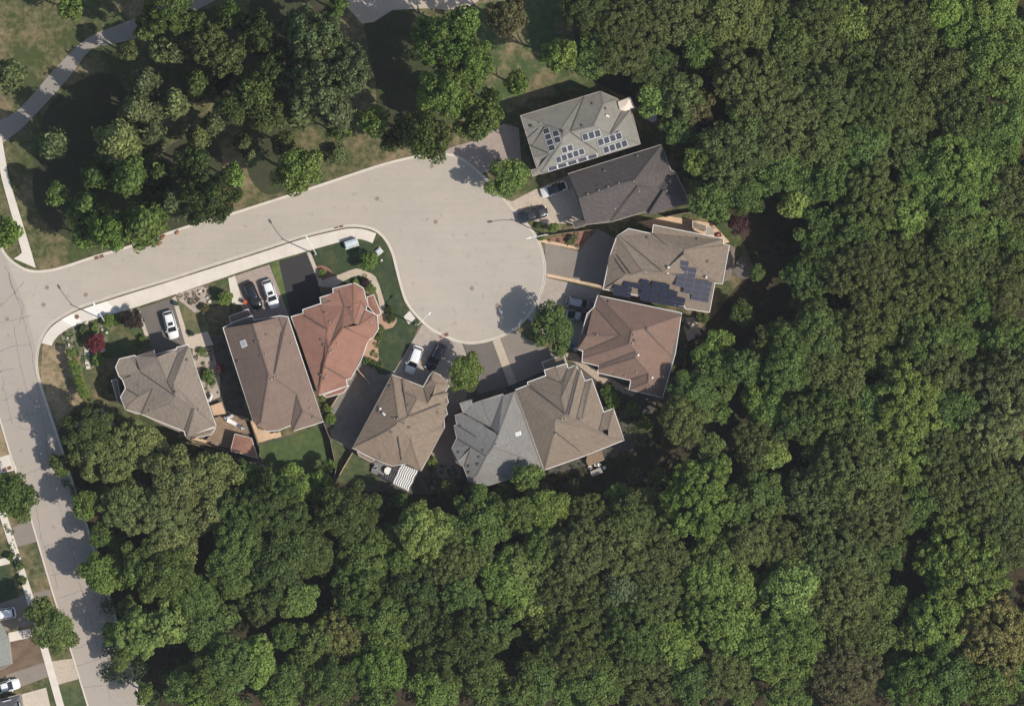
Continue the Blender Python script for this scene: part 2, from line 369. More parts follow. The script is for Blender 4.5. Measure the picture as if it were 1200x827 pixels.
# beds
sheet("planting_bed", smooth(Z([(110, 230), (180, 205), (420, 140), (450, 165), (340, 200), (310, 240), (280, 330), (215, 390), (130, 300)], 40, 320, 3.446), True, 3), 0.012, grass("flower_bed", (0.10, 0.13, 0.05), (0.30, 0.25, 0.19), 0.45, 17.0, 0.8))
sheet("planting_bed", Z([(155, 320), (175, 320), (215, 480), (200, 500), (165, 400)], 40, 320, 3.446), 0.016, MULCH)
sheet("planting_bed", [(206, 344), (243, 334), (250, 362), (228, 366), (210, 352)], 0.012, simple("pebble_bed", (0.40, 0.33, 0.27), 0.9, vary=0.25, scale=1.0, fine=6))
sheet("planting_bed", Z([(640, 300), (720, 300), (750, 420), (750, 500), (700, 520), (640, 340)], 40, 320, 3.446), 0.012, simple("pebble_bed", (0.40, 0.33, 0.27)))
sheet("planting_bed", smooth(Z([(440, 195), (470, 175), (510, 195), (515, 235), (460, 240)], 240, 260, 3.446), True, 3), 0.012, MULCH)
sheet("planting_bed", smooth(Z([(695, 380), (740, 370), (775, 390), (760, 425), (720, 440), (700, 500), (700, 560), (640, 560), (660, 480), (700, 430)], 240, 260, 3.446), True, 3), 0.012, simple("terracotta_mulch", (0.42, 0.27, 0.18), 0.9, vary=0.15))
sheet("planting_bed", Z([(62, 140), (245, 100), (248, 135), (215, 180), (150, 165)], 620, 240, 3.446), 0.012, MULCH)
sheet("planting_bed", Z([(0, 570), (150, 560), (175, 670), (0, 730)], 0, 580, 3.35), 0.006, SOIL)

# ------------------------------------------------------------------ roads
ROADM = asphalt("worn_asphalt", (0.458, 0.405, 0.343), stain=0.17)
ROADM2 = asphalt("old_asphalt", (0.41, 0.355, 0.305), stain=0.10, streak=False)
NKERB = smooth([(-160, -190), (-60, 95), (-8, 270), (0, 287), (10, 302), (25, 313), (40, 317.5), (60, 316), (82, 310), (112, 300), (150, 289), (217, 266), (275, 249), (300, 241), (350, 225), (407, 206), (450, 192), (485, 183.5), (508, 180), (528, 181), (545, 188), (568, 208), (590, 232), (605, 249), (620, 265), (632, 283), (638, 305), (638.5, 326), (632, 349), (620, 369), (604, 385), (586, 395), (565, 401), (545, 402), (525, 396), (504, 385), (487, 369), (476, 354), (470, 337), (464, 314), (459.5, 297), (452, 282), (441, 271), (426, 266), (411, 265), (398, 267), (356, 277), (300, 295), (240, 314), (200, 327), (150, 342), (125, 350), (92, 361), (75, 370), (60, 380), (50, 394), (44.5, 412), (44, 433), (50, 457), (70, 518), (110, 641), (170, 832), (260, 1110)], False, 4)
WKERB = [(-400, -800), (-103, 155), (0, 492), (11, 529), (36, 607), (61, 692), (84, 765), (103, 827), (190, 1110)]
road_poly = NKERB + [(190, 1110), (103, 827), (84, 765), (61, 692), (36, 607), (11, 529), (0, 492), (-103, 155), (-200, -160)]
sheet("road", road_poly, 0.020, ROADM)
sheet("old_road_surface", [(-103, 155), (-60, 95), (-8, 270), (6, 300), (30, 360), (42, 410), (43.5, 433), (49.5, 457), (69.5, 518), (109.5, 641), (169.5, 832), (260, 1110), (190, 1110), (103, 827), (84, 765), (61, 692), (36, 607), (11, 529), (0, 492)], 0.024, ROADM2)
wk = [(p.x, p.y) for p in PP(NKERB)]
strip("gutter", wk, 0.22, 0.018, 0.030, KERB, side=-0.16)
strip("kerb", wk, 0.16, -0.02, 0.12, KERB, side=0.06)
strip("kerb", [(p.x, p.y) for p in PP(WKERB)], 0.26, -0.02, 0.12, KERB)
# top-left park path, west sidewalk, paved court at the top
PATHM = asphalt("path_asphalt", (0.31, 0.275, 0.24), stain=0.12, streak=False)
sheet("park_path", smooth([(-12, 148), (20, 130), (67, 78), (102, 45), (142, 28), (180, 12), (225, -14), (275, -14), (230, 12), (175, 40), (140, 50), (107, 58), (80, 92), (40, 136), (20, 155), (-12, 176)], True, 3), 0.008, PATHM)
sheet("paved_court", [(396, -60), (400, 2), (412, 14), (424, 28), (438, 26), (460, 12), (500, 10), (540, 13), (560, 2), (580, -60)], 0.008, simple("sandy_paving", (0.47, 0.385, 0.295), 0.9, vary=0.1, scale=0.3))
def slabs(name, outer, inner, n, mat, z0=-0.01, z1=0.125, gap=0.016, label=None, odd=None):
    """sidewalk of separate cast slabs between two photo polylines"""
    def res(line, n):
        L = [Vector((x, y)) for x, y in line]; d = [0]
        for i in range(1, len(L)): d.append(d[-1] + (L[i] - L[i - 1]).length)
        out = []
        for k in range(n + 1):
            t = d[-1] * k / n; i = 1
            while i < len(L) - 1 and d[i] < t: i += 1
            u = (t - d[i - 1]) / max(1e-6, d[i] - d[i - 1]); out.append(L[i - 1].lerp(L[i], u))
        return out
    A = res(outer, n); B = res(inner, n)
    root = sheet(name, outer + inner[::-1], z1 - 0.02, CONC)
    for k in range(n):
        a0, a1, b0, b1 = P(*A[k]), P(*A[k + 1]), P(*B[k]), P(*B[k + 1])
        L = max(0.2, (a1 - a0).length); g = gap / 2 / L
        q = [a0.lerp(a1, g), a0.lerp(a1, 1 - g), b0.lerp(b1, 1 - g), b0.lerp(b1, g)]
        dz = random.uniform(-0.004, 0.004)
        MB().prism(q, z0 + 0.055, z1 + dz).build("paving_slab", mat if not (odd and k in odd) else CONC_NEW, root)
    return root
SO = [(x, y) for x, y in smooth([(48.5, 402), (53, 392), (62, 381.5), (76, 372), (93, 363.5), (126, 352.5), (151, 344.5), (200, 329.5), (240, 316.8), (300, 297.8), (356, 279.6), (398, 269.6), (411, 267.6), (426, 268.6), (441, 273.5)], False, 4)]
SI = [(x, y) for x, y in smooth([(60.5, 405), (64, 398), (69, 392.5), (80, 385), (93, 379.5), (128, 369), (156, 361), (206, 344.5), (243, 332), (310, 309), (368, 292), (402, 282.5), (412, 280), (424, 280.5), (436.5, 285)], False, 4)]
slabs("sidewalk", SO, SI, 58, CONC, odd=(5, 6, 9, 10, 11, 12))
slabs("sidewalk", [(-8, 160), (2, 210), (26, 297), (16, 303)], [(2, 160), (10, 208), (37, 296), (42, 314)], 24, CONC)
slabs("sidewalk", [(-30, 500), (-2, 600), (29, 695), (49, 765), (70, 840)], [(-22, 500), (7, 600), (37, 692), (58, 765), (79, 840)], 36, CONC)

# ------------------------------------------------------------------ driveways and walks (photo outlines)
DARK_AS = asphalt("driveway_asphalt", (0.175, 0.155, 0.138), stain=0.38, streak=False)
BLACK_AS = asphalt("fresh_asphalt", (0.050, 0.047, 0.047), stain=0.15, streak=False)
MID_AS = asphalt("grey_asphalt", (0.275, 0.235, 0.20), stain=0.35, streak=False)
PAV = pavers("driveway_pavers", (0.40, 0.335, 0.275)); PAV_T = pavers("tan_pavers", (0.50, 0.41, 0.31))
PAV_P = pavers("pinkish_pavers", (0.37, 0.29, 0.245)); EDGE = simple("concrete_edge", (0.52, 0.44, 0.35), 0.85, vary=0.1)
def drive(pts, mat, z=0.034, name="driveway"): return sheet(name, pts, z, mat)
drive([(163.5, 361), (201, 349), (219, 410), (182, 420)], DARK_AS)
drive([(201.5, 349), (206, 347), (222, 400), (218.5, 408)], EDGE, 0.06, "driveway_edge"); drive([(159, 362), (163, 361), (176, 398), (171, 397)], EDGE, 0.06, "driveway_edge")
drive([(276, 323), (315.5, 310), (342, 378), (288, 385)], PAV_P)
drive([(267.5, 326), (275.5, 323), (285, 358), (272, 356)], CONC, 0.05, "front_walk")
drive([(327, 307), (359, 296), (381, 355), (342, 375)], BLACK_AS)
drive([(359.5, 296), (363.5, 294.5), (378, 330), (374, 332)], EDGE, 0.06, "driveway_edge")
drive(smooth(Z([(460, 242), (545, 212), (610, 188), (655, 202), (690, 222), (715, 290), (728, 345), (712, 380), (698, 300), (668, 240), (620, 215), (560, 240), (525, 262), (470, 262)], 240, 260, 3.446), True, 2), PAV_T, 0.04, "front_walk")
drive([(495, 380), (515.5, 394), (530, 399), (542, 403), (548, 420), (530, 450), (500, 456), (460, 438)], PAV)
drive([(543, 403), (565, 402), (577, 400), (596, 452), (560, 462), (552, 430)], DARK_AS)
drive([(577.3, 400), (586, 396), (606, 448), (596.3, 452)], PAV_T)
drive([(586.3, 396), (599, 389), (604, 386), (619, 398), (650, 412), (660, 425), (606.3, 448)], MID_AS)
drive([(590, 233), (600, 236), (627, 222), (680, 200), (695, 262), (640, 262), (610, 255)], PAV_T)
drive([(638, 284), (678, 295), (700, 268), (722, 280), (712, 338), (640, 321)], MID_AS)
drive([(640, 325), (704, 340), (700, 360), (690, 412), (640, 400), (618, 372), (634, 348)], PAV)
drive([(506, 180), (528, 181), (545, 188), (563, 204), (600, 190), (612, 200), (608, 150), (590, 145), (555, 165)], PAV_P, 0.010)
drive(Z([(45, 138), (205, 172), (203, 182), (45, 150)], 620, 240, 3.446), WOOD_PALE, 0.07, "timber_edging"); drive(Z([(70, 277), (290, 322), (292, 335), (70, 290)], 620, 240, 3.446), WOOD_PALE, 0.07, "timber_edging")
drive(Z([(640, 250), (700, 235), (725, 290), (650, 305), (615, 300), (612, 262)], 40, 320, 3.446), EDGE, 0.03, "front_walk")
drive(Z([(130, 595), (190, 600), (250, 660), (330, 700), (430, 760), (420, 775), (300, 730), (200, 650)], 620, 240, 3.446), simple("gravel_path", (0.42, 0.34, 0.26), 0.9, vary=0.2, fine=8), 0.014, "gravel_path")
drive(Z([(440, 70), (560, 45), (740, 75), (810, 150), (770, 165), (500, 100)], 620, 240, 3.446), simple("sandy_gravel", (0.62, 0.44, 0.28), 0.9, vary=0.12, fine=8), 0.014, "gravel_path")
drive([(779, 268), (800, 262), (845, 300), (858, 320), (862, 300), (840, 285)], simple("sandy_gravel", (0.6, 0.4, 0.3)), 0.012, "gravel_path")
drive([(798, 372), (815, 372), (822, 392), (806, 400)], simple("gravel_path", (0.42, 0.34, 0.26)), 0.014, "gravel_path")
drive([(520, 440), (548, 450), (540, 560), (515, 560), (500, 520)], MID_AS, 0.0, "side_path")
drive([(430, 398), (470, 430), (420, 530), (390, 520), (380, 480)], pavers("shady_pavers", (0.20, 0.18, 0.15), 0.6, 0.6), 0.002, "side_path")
drive([(12, 619), (36, 608), (44, 634), (19, 641)], MID_AS); drive([(57, 775), (85, 771), (92, 795), (64, 803)], PAV_T)
drive([(-5, 537), (12, 532), (20, 550), (-5, 556)], CONC); drive([(28, 697), (58, 690), (61, 696), (45, 730), (-5, 742), (-5, 708)], MID_AS)
drive([(8, 790), (57, 774), (63, 790), (20, 806), (-5, 812)], MID_AS); drive([(25, 813), (54, 805), (62, 840), (30, 840)], EDGE, 0.05, "patio")
drive([(10, 741), (35, 736), (38, 746), (10, 752)], CONC, 0.05, "front_walk")
drive([(-5, 656), (10, 652), (12, 660), (-5, 664)], CONC, 0.05, "front_walk")
drive([(75, 490), (120, 478), (135, 498), (80, 500)], PAV, 0.012, "patio")

# sealed cracks
def wiggle(pts, amp=1.2, k=10):
    out = []
    for i in range(len(pts) - 1):
        a, b = pts[i], pts[i + 1]
        for s in range(k):
            t = s / k; out.append((a[0] + (b[0] - a[0]) * t + random.gauss(0, amp), a[1] + (b[1] - a[1]) * t + random.gauss(0, amp)))
    out.append(pts[-1]); return smooth(out, False, 2)
CR = simple("crack_sealant", (0.25, 0.215, 0.185), 0.7, vary=0.1)
crk = [[(-2, 378), (20, 374), (36, 370)], [(6, 312), (24, 360), (36, 405), (44, 450), (55, 520), (58, 560)], [(-2, 412), (14, 405), (36, 404)], [(-2, 437), (4, 434), (16, 432)], [(0, 470), (16, 463), (23, 455)], [(2, 440), (10, 480), (15, 497)], [(-2, 494), (30, 487), (52, 480)], [(16, 380), (22, 420), (32, 460), (46, 480)],
       [(20, 500), (40, 505), (55, 520)], [(30, 556), (55, 545), (70, 540)], [(40, 580), (48, 630), (60, 660), (68, 690)], [(44, 587), (66, 583)], [(50, 642), (80, 630), (100, 622)], [(60, 674), (90, 664), (97, 667)], [(69, 700), (100, 690), (120, 704)], [(74, 712), (78, 727), (100, 720)], [(100, 722), (104, 760)], [(86, 760), (110, 752)], [(90, 780), (120, 770), (140, 764)],
       [(68, 585), (82, 640), (95, 690), (112, 750), (130, 820)], [(0, 360), (16, 344), (28, 330)], [(10, 320), (14, 338), (28, 360), (22, 380)], [(96, 806), (118, 803), (150, 800)], [(30, 480), (48, 540), (60, 570)]]
m = MB()
for c in crk:
    w = PP(wiggle(c, 0.5))
    for i in range(len(w) - 1):
        a, b = w[i], w[i + 1]; d = (b - a); q = Vector((-d.y, d.x, 0)).normalized() * random.uniform(0.03, 0.065)
        m.add([(a.x - q.x, a.y - q.y, 0.029), (b.x - q.x, b.y - q.y, 0.029), (b.x + q.x, b.y + q.y, 0.029), (a.x + q.x, a.y + q.y, 0.029)], [(0, 1, 2, 3)])
m.build("sealed_road_crack", CR, kind="stuff")
def disc(mb, c, r, z0, z1, n=20): mb.prism([(c[0] + r * math.cos(2 * math.pi * i / n), c[1] + r * math.sin(2 * math.pi * i / n)) for i in range(n)], z0, z1)
mh = [((8.5, 374), "in the side street left of the junction"), ((51, 357), "lower of the two at the mouth of the junction"), ((55, 337), "upper of the two at the mouth of the junction"), ((100.5, 345.5), "in the road near the leftmost street lamp head"), ((90, 371), "rust brown, set in the bright corner sidewalk"),
      ((506, 195), "at the top rim of the turning circle"), ((442, 233), "where the road opens into the turning circle"), ((510.5, 260), "in the upper middle of the turning circle"), ((553, 338), "near the centre of the turning circle"), ((583, 358), "near the tree shadow in the turning circle")]
for (p, t) in mh:
    w = P(*p); e = empty("manhole_cover", (w.x, w.y, 0.12 if p[0] == 90 else 0.02), 0, "round iron manhole cover " + t if p[0] != 90 else "round manhole cover, " + t, "manhole cover", "manhole covers in the road")
    a = MB(); disc(a, (0, 0), 0.42, 0.0, 0.016); a.build("frame_ring", KERB if False else simple("dull_iron", (0.40, 0.33, 0.27), 0.8), e)
    a = MB(); disc(a, (0, 0), 0.33, 0.017, 0.024)
    a.build("lid", RUST if p[0] == 90 else simple("lid_iron", (0.27, 0.20, 0.155), 0.8), e)
for (p, t) in (((116, 301), "in the north gutter by the dry grass corner"), ((133, 349), "in the south gutter beside the bright corner sidewalk"), ((397, 267), "in the gutter at the bend before the turning circle"), ((520, 393), "in the gutter at the bottom of the turning circle"), ((8, 549), "on the west side of the left street")):
    w = P(*p); e = empty("storm_drain", (w.x, w.y, 0.03), math.radians(17), "rusty double storm drain grate " + t, "drain", "storm drains along the kerb")
    for k in (-1, 1):
        a = MB(); a.box((k * 0.42, 0, 0.01), (0.7, 0.55, 0.02)); g = a.build("grate", RUST, e)

# ------------------------------------------------------------------ street lamps
for (b, arm, t) in (((122, 375), (-12, -20), "leftmost lamp, on the bright corner sidewalk"), ((369, 298), (-11.6, -19.7), "beside the black driveway, arm over the road"), ((638, 275), (-23, 4), "right of the turning circle by the small lawn"), ((487, 380), (13, -13.5), "at the lower left of the turning circle")):
    w = P(*b); e = empty("street_lamp", (w.x, w.y, 0.0), 0, "tall pale street lamp, " + t, "street lamp", "street lamps of the cul-de-sac")
    Hh = 7.4; av = Vector((arm[0] * S, -arm[1] * S, 0))
    MB().tube([(0, 0, 0), (0, 0, 0.5)], 0.17, 8).build("base_collar", METAL, e)
    MB().tube([(0, 0, 0), (0, 0, Hh * 0.5), (0, 0, Hh)], [0.12, 0.1, 0.075], 8).build("pole", simple("concrete_pole", (0.62, 0.6, 0.56), 0.7), e)
    MB().tube([(0, 0, Hh - 0.5), av * 0.35 + Vector((0, 0, Hh + 0.15)), av * 0.9 + Vector((0, 0, Hh + 0.35))], [0.06, 0.055, 0.05], 8).build("arm", WHITE, e)
    n = av.normalized(); hb = MB(); hb.tube([av * 0.86 + Vector((0, 0, Hh + 0.33)), av * 0.95 + Vector((0, 0, Hh + 0.38)), av * 1.1 + Vector((0, 0, Hh + 0.33))], [0.08, 0.2, 0.13], 8)
    hd = hb.build("lamp_head", WHITE, e)
    MB().tube([av * 0.98 + Vector((0, 0, Hh + 0.2)), av * 0.98 + Vector((0, 0, Hh + 0.13))], [0.13, 0.06], 8).build("lens", glass("lamp_lens", (0.5, 0.5, 0.48)), hd)

# ------------------------------------------------------------------ houses
def clip(poly, a, b, c):
    """keep the part of the 3-tuple-free 2D polygon where a x + b y + c <= 0"""
    out = []; n = len(poly)
    for i in range(n):
        p, q = poly[i], poly[(i + 1) % n]; dp = a * p[0] + b * p[1] + c; dq = a * q[0] + b * q[1] + c
        if dp <= 0: out.append(p)
        if (dp < 0 < dq) or (dq < 0 < dp):
            t = dp / (dp - dq); out.append((p[0] + (q[0] - p[0]) * t, p[1] + (q[1] - p[1]) * t))
    return out
class Roof:
    base = 5.3
    def __init__(s): s.fac = []          # (polygon2d, plane a,b,c : z = a x + b y + c, edge dir, edge point)
    def piece(s, poly, eave, pitch, gables=()):
        n = len(poly); A = sum(poly[i][0] * poly[(i + 1) % n][1] - poly[(i + 1) % n][0] * poly[i][1] for i in range(n))
        if A < 0:
            poly = poly[::-1]; gables = [(n - 2 - g) % n for g in gables]
        pl = []
        for i in range(n):
            p, q = poly[i], poly[(i + 1) % n]; dx, dy = q[0] - p[0], q[1] - p[1]; L = math.hypot(dx, dy)
            nx, ny = -dy / L, dx / L                       # inward normal
            pl.append((nx * pitch, ny * pitch, eave - pitch * (nx * p[0] + ny * p[1]), (dx / L, dy / L), p, i in gables))
        for i, a in enumerate(pl):
            if a[5]: continue
            f = list(poly)
            for j, b in enumerate(pl):
                if j == i or b[5]: continue
                f = clip(f, a[0] - b[0], a[1] - b[1], a[2] - b[2])
                if len(f) < 3: break
            if len(f) >= 3: s.fac.append((f, a[0], a[1], a[2], a[3], a[4]))
        for i, a in enumerate(pl):                          # vertical gable triangles
            if not a[5]: continue
            p, q = poly[i], poly[(i + 1) % n]
            zs = [(t, min(b[0] * (p[0] + (q[0] - p[0]) * t) + b[1] * (p[1] + (q[1] - p[1]) * t) + b[2] for b in pl if not b[5])) for t in [k / 20 for k in range(21)]]
            s.fac.append(("G", [(p[0] + (q[0] - p[0]) * t, p[1] + (q[1] - p[1]) * t, z) for t, z in zs], p, q, eave))
    def facets(s, specs, T3, eave, outline, pitch=0.62):
        """roof planes traced from their outlines; each starts as a plane rising from its own eave line, then all are
        relaxed together so that neighbouring planes share their ridges, hips and valleys"""
        V = []; F = []
        def vid(p):
            for i, q in enumerate(V):
                if (p[0] - q[0]) ** 2 + (p[1] - q[1]) ** 2 < 81: return i
            V.append(p); return len(V) - 1
        for fc in specs:
            pts, line, h0 = (fc, None, 0.0) if isinstance(fc, list) else (fc[0], fc[1], fc[2] if len(fc) > 2 else 0.0)
            ids = []
            for p in pts:
                i = vid(p)
                if i not in ids: ids.append(i)
            a, b = line or (pts[0], pts[1]); A = T3(a, eave); B = T3(b, eave); d = B - A; d.z = 0; d.normalize(); n = Vector((-d.y, d.x, 0))
            c = sum([T3(p, eave + 1) for p in pts], Vector()) / len(pts)
            if (c - A).dot(n) < 0: n = -n; d = -d
            F.append([ids, np.array([n.x, n.y]) * pitch, eave + h0 - pitch * (n.x * A.x + n.y * A.y), d, A])
        XY = np.array([T3(p, eave + 1)[:2] for p in V]); zz = np.full(len(V), eave); pin = []
        for p in V:
            q = Vector(p); r = 1e9; m = len(outline)
            for k in range(m):
                u, v = Vector(outline[k]), Vector(outline[(k + 1) % m]); t = max(0, min(1, (q - u).dot(v - u) / max(1e-6, (v - u).length_squared))); r = min(r, (u.lerp(v, t) - q).length)
            pin.append(r < 9)
        pl = [(f[1].copy(), f[2]) for f in F]
        for it in range(60):
            acc = np.zeros(len(V)); cnt = np.zeros(len(V))
            for f, (g, c) in zip(F, pl):
                for i in f[0]: acc[i] += g @ XY[i] + c; cnt[i] += 1
            zz = np.where(pin, eave, np.maximum(acc / np.maximum(cnt, 1), eave)); pl = []
            for f in F:
                P_ = XY[f[0]]; m = P_.mean(0); D = P_ - m; zc = zz[f[0]]; zm = zc.mean(); lam = 5.0
                g = np.linalg.solve(D.T @ D + lam * np.eye(2), D.T @ (zc - zm) + lam * f[1]); pl.append((g, zm - g @ m))
        W_ = [T3(p, z) for p, z in zip(V, zz)]
        ed = {}
        for k, f in enumerate(F):
            m = len(f[0])
            for q in range(m):
                i, j = f[0][q], f[0][(q + 1) % m]; ed.setdefault((min(i, j), max(i, j)), []).append(k)
        s.edges = []
        for (i, j), ks in ed.items():
            if len(ks) != 2: continue
            n1, n2 = [Vector((-pl[k][0][0], -pl[k][0][1], 1)).normalized() for k in ks]
            if n1.angle(n2) < math.radians(9): continue
            c1 = sum([W_[q] for q in F[ks[0]][0]], Vector()) / len(F[ks[0]][0]); c2 = sum([W_[q] for q in F[ks[1]][0]], Vector()) / len(F[ks[1]][0]); mid = (W_[i] + W_[j]) / 2
            s.edges.append((W_[i], W_[j], (c2 - mid).dot(n1) > 0, (n1 + n2).normalized()))
        for f, (g, c) in zip(F, pl):
            poly = [(W_[i].x, W_[i].y) for i in f[0]]; hz = [W_[i].z for i in f[0]]; m = len(poly)
            if sum(poly[i][0] * poly[(i + 1) % m][1] - poly[(i + 1) % m][0] * poly[i][1] for i in range(m)) < 0: poly = poly[::-1]; hz = hz[::-1]
            s.fac.append((poly, g[0], g[1], c, (f[3].x, f[3].y), (f[4].x, f[4].y), hz))
    def z(s, x, y):
        best = None
        for f in s.fac:
            if f[0] == "G": continue
            if inpoly(x, y, f[0]):
                z = f[1] * x + f[2] * y + f[3]
                if best is None or z > best[0]: best = (z, f)
        return best
    def mesh(s, name, mat, parent, org, th=0.16):
        v = []; fs = []; uv = []
        gv = MB(org)
        for f in s.fac:
            if f[0] == "G":
                k = len(gv.v); pts = f[1]
                gv.add([(f[2][0], f[2][1], f[4] - 0.1)] + pts + [(f[3][0], f[3][1], f[4] - 0.1)], [tuple(range(len(pts) + 2))]); continue
            poly, a, b, c, d, e = f[:6]; k = len(v); nrm = math.sqrt(1 + a * a + b * b)
            for (x, y) in poly:
                z = a * x + b * y + c; v.append((x - org[0], y - org[1], z - org[2]))
                u = (x - e[0]) * d[0] + (y - e[1]) * d[1]; w = (-(x - e[0]) * d[1] + (y - e[1]) * d[0]) * nrm
                uv.append((u + e[0] * 1.7, w))
            if len(f) > 6:                                   # facet with a skirt that closes the joints; concave outlines are tessellated
                n_ = len(poly)
                for t in tessellate_polygon([[Vector((x, y, 0)) for x, y in poly]]):
                    p0, p1, p2 = [Vector(poly[i] + (0,)) for i in t]
                    if (p1 - p0).cross(p2 - p0).z < 0: t = t[::-1]
                    fs.append(tuple(k + i for i in t))
                for q, h in enumerate(f[6]): v[k + q] = (v[k + q][0], v[k + q][1], h)
                k2 = len(v)
                for i in range(n_):
                    j = (i + 1) % n_
                    for q in (i, j):
                        x, y = poly[q]; z = f[6][q] - 0.012; zl = max(org[2] + f[3] * 0 + s.base, z - 0.9)
                        v.append((x - org[0], y - org[1], z)); v.append((x - org[0], y - org[1], min(z - .02, zl))); uv.append((x + y, z)); uv.append((x + y, z - .5))
                    fs.append((k2 + 1, k2 + 3, k2 + 2, k2)); k2 += 4
                continue
            fs.append(tuple(range(k, k + len(poly))))
        me = bpy.data.meshes.new(name); me.from_pydata(v, [], fs); me.materials.append(mat)
        l = me.uv_layers.new(name="UVMap"); l.data.foreach_set("uv", [t for lp in me.loops for t in uv[lp.vertex_index]])
        me.update(); o = bpy.data.objects.new(name, me); link(o, parent)
        if gv.v: g = gv.build("gable_wall", SIDING, o)
        return o
PANEL = paint("solar_glass", (0.012, 0.014, 0.03), 0.25, 0.2, 0.6); PANEL_G = paint("solar_glass_grey", (0.062, 0.060, 0.066), 0.35, 0.1, 0.4); PANEL_H = paint("solar_glass_slate", (0.045, 0.045, 0.062), 0.35, 0.1, 0.4)
PFRAME_D = simple("panel_frame_black", (0.02, 0.02, 0.03), 0.5); PFRAME_M = simple("panel_frame_grey", (0.17, 0.17, 0.19), 0.5)
FRAMEW = simple("panel_frame", (0.72, 0.72, 0.70), 0.5)
vent_mesh = {}
def shared(name, parent, mesh_of, loc, rot=(0, 0, 0), sc=(1, 1, 1)):
    o = bpy.data.objects.new(name, mesh_of); COL.objects.link(o); o.parent = parent; o.location = loc; o.rotation_euler = rot; o.scale = sc; return o
def protomesh(key, fn, mat):
    if key not in vent_mesh:
        m = MB(); fn(m); me = bpy.data.meshes.new(key); me.from_pydata([tuple(v) for v in m.v], [], m.f); me.materials.append(mat); me.update(); vent_mesh[key] = me
    return vent_mesh[key]
VENTB = protomesh("box_vent", lambda m: m.box((0, 0, 0.12), (0.42, 0.42, 0.24), 0, 0.75), simple("vent_grey", (0.12, 0.11, 0.10), 0.6))
VENTP = protomesh("pipe_vent", lambda m: m.tube([(0, 0, 0), (0, 0, 0.45)], 0.09, 8), simple("pipe_pale", (0.45, 0.42, 0.40), 0.6))
VENTW = protomesh("white_vent", lambda m: m.tube([(0, 0, 0), (0, 0, 0.3), (0, 0, 0.4)], [0.2, 0.2, 0.1], 8), WHITE)
WFR = protomesh("window_frame", lambda m: (m.box((0, 0, 0.74), (1.4, 0.1, 0.09)), m.box((0, 0, -0.74), (1.5, 0.14, 0.09)), m.box((-0.66, 0, 0), (0.08, 0.1, 1.4)), m.box((0.66, 0, 0), (0.08, 0.1, 1.4)), m.box((0, 0, 0), (0.05, 0.08, 1.4))), WHITE)
WPA = protomesh("window_pane", lambda m: m.box((0, 0, 0), (1.28, 0.04, 1.42)), GLASS)
def offs(poly, d):
    """inset a CCW polygon by d"""
    n = len(poly); out = []
    for i in range(n):
        p0, p1, p2 = Vector(poly[i - 1]), Vector(poly[i]), Vector(poly[(i + 1) % n])
        a = (p1 - p0).normalized(); b = (p2 - p1).normalized(); na = Vector((-a.y, a.x)); nb = Vector((-b.y, b.x))
        t = na + nb; k = max(0.35, 1 + na.dot(nb)); out.append(tuple(p1 + t * (d / k)))
    return out
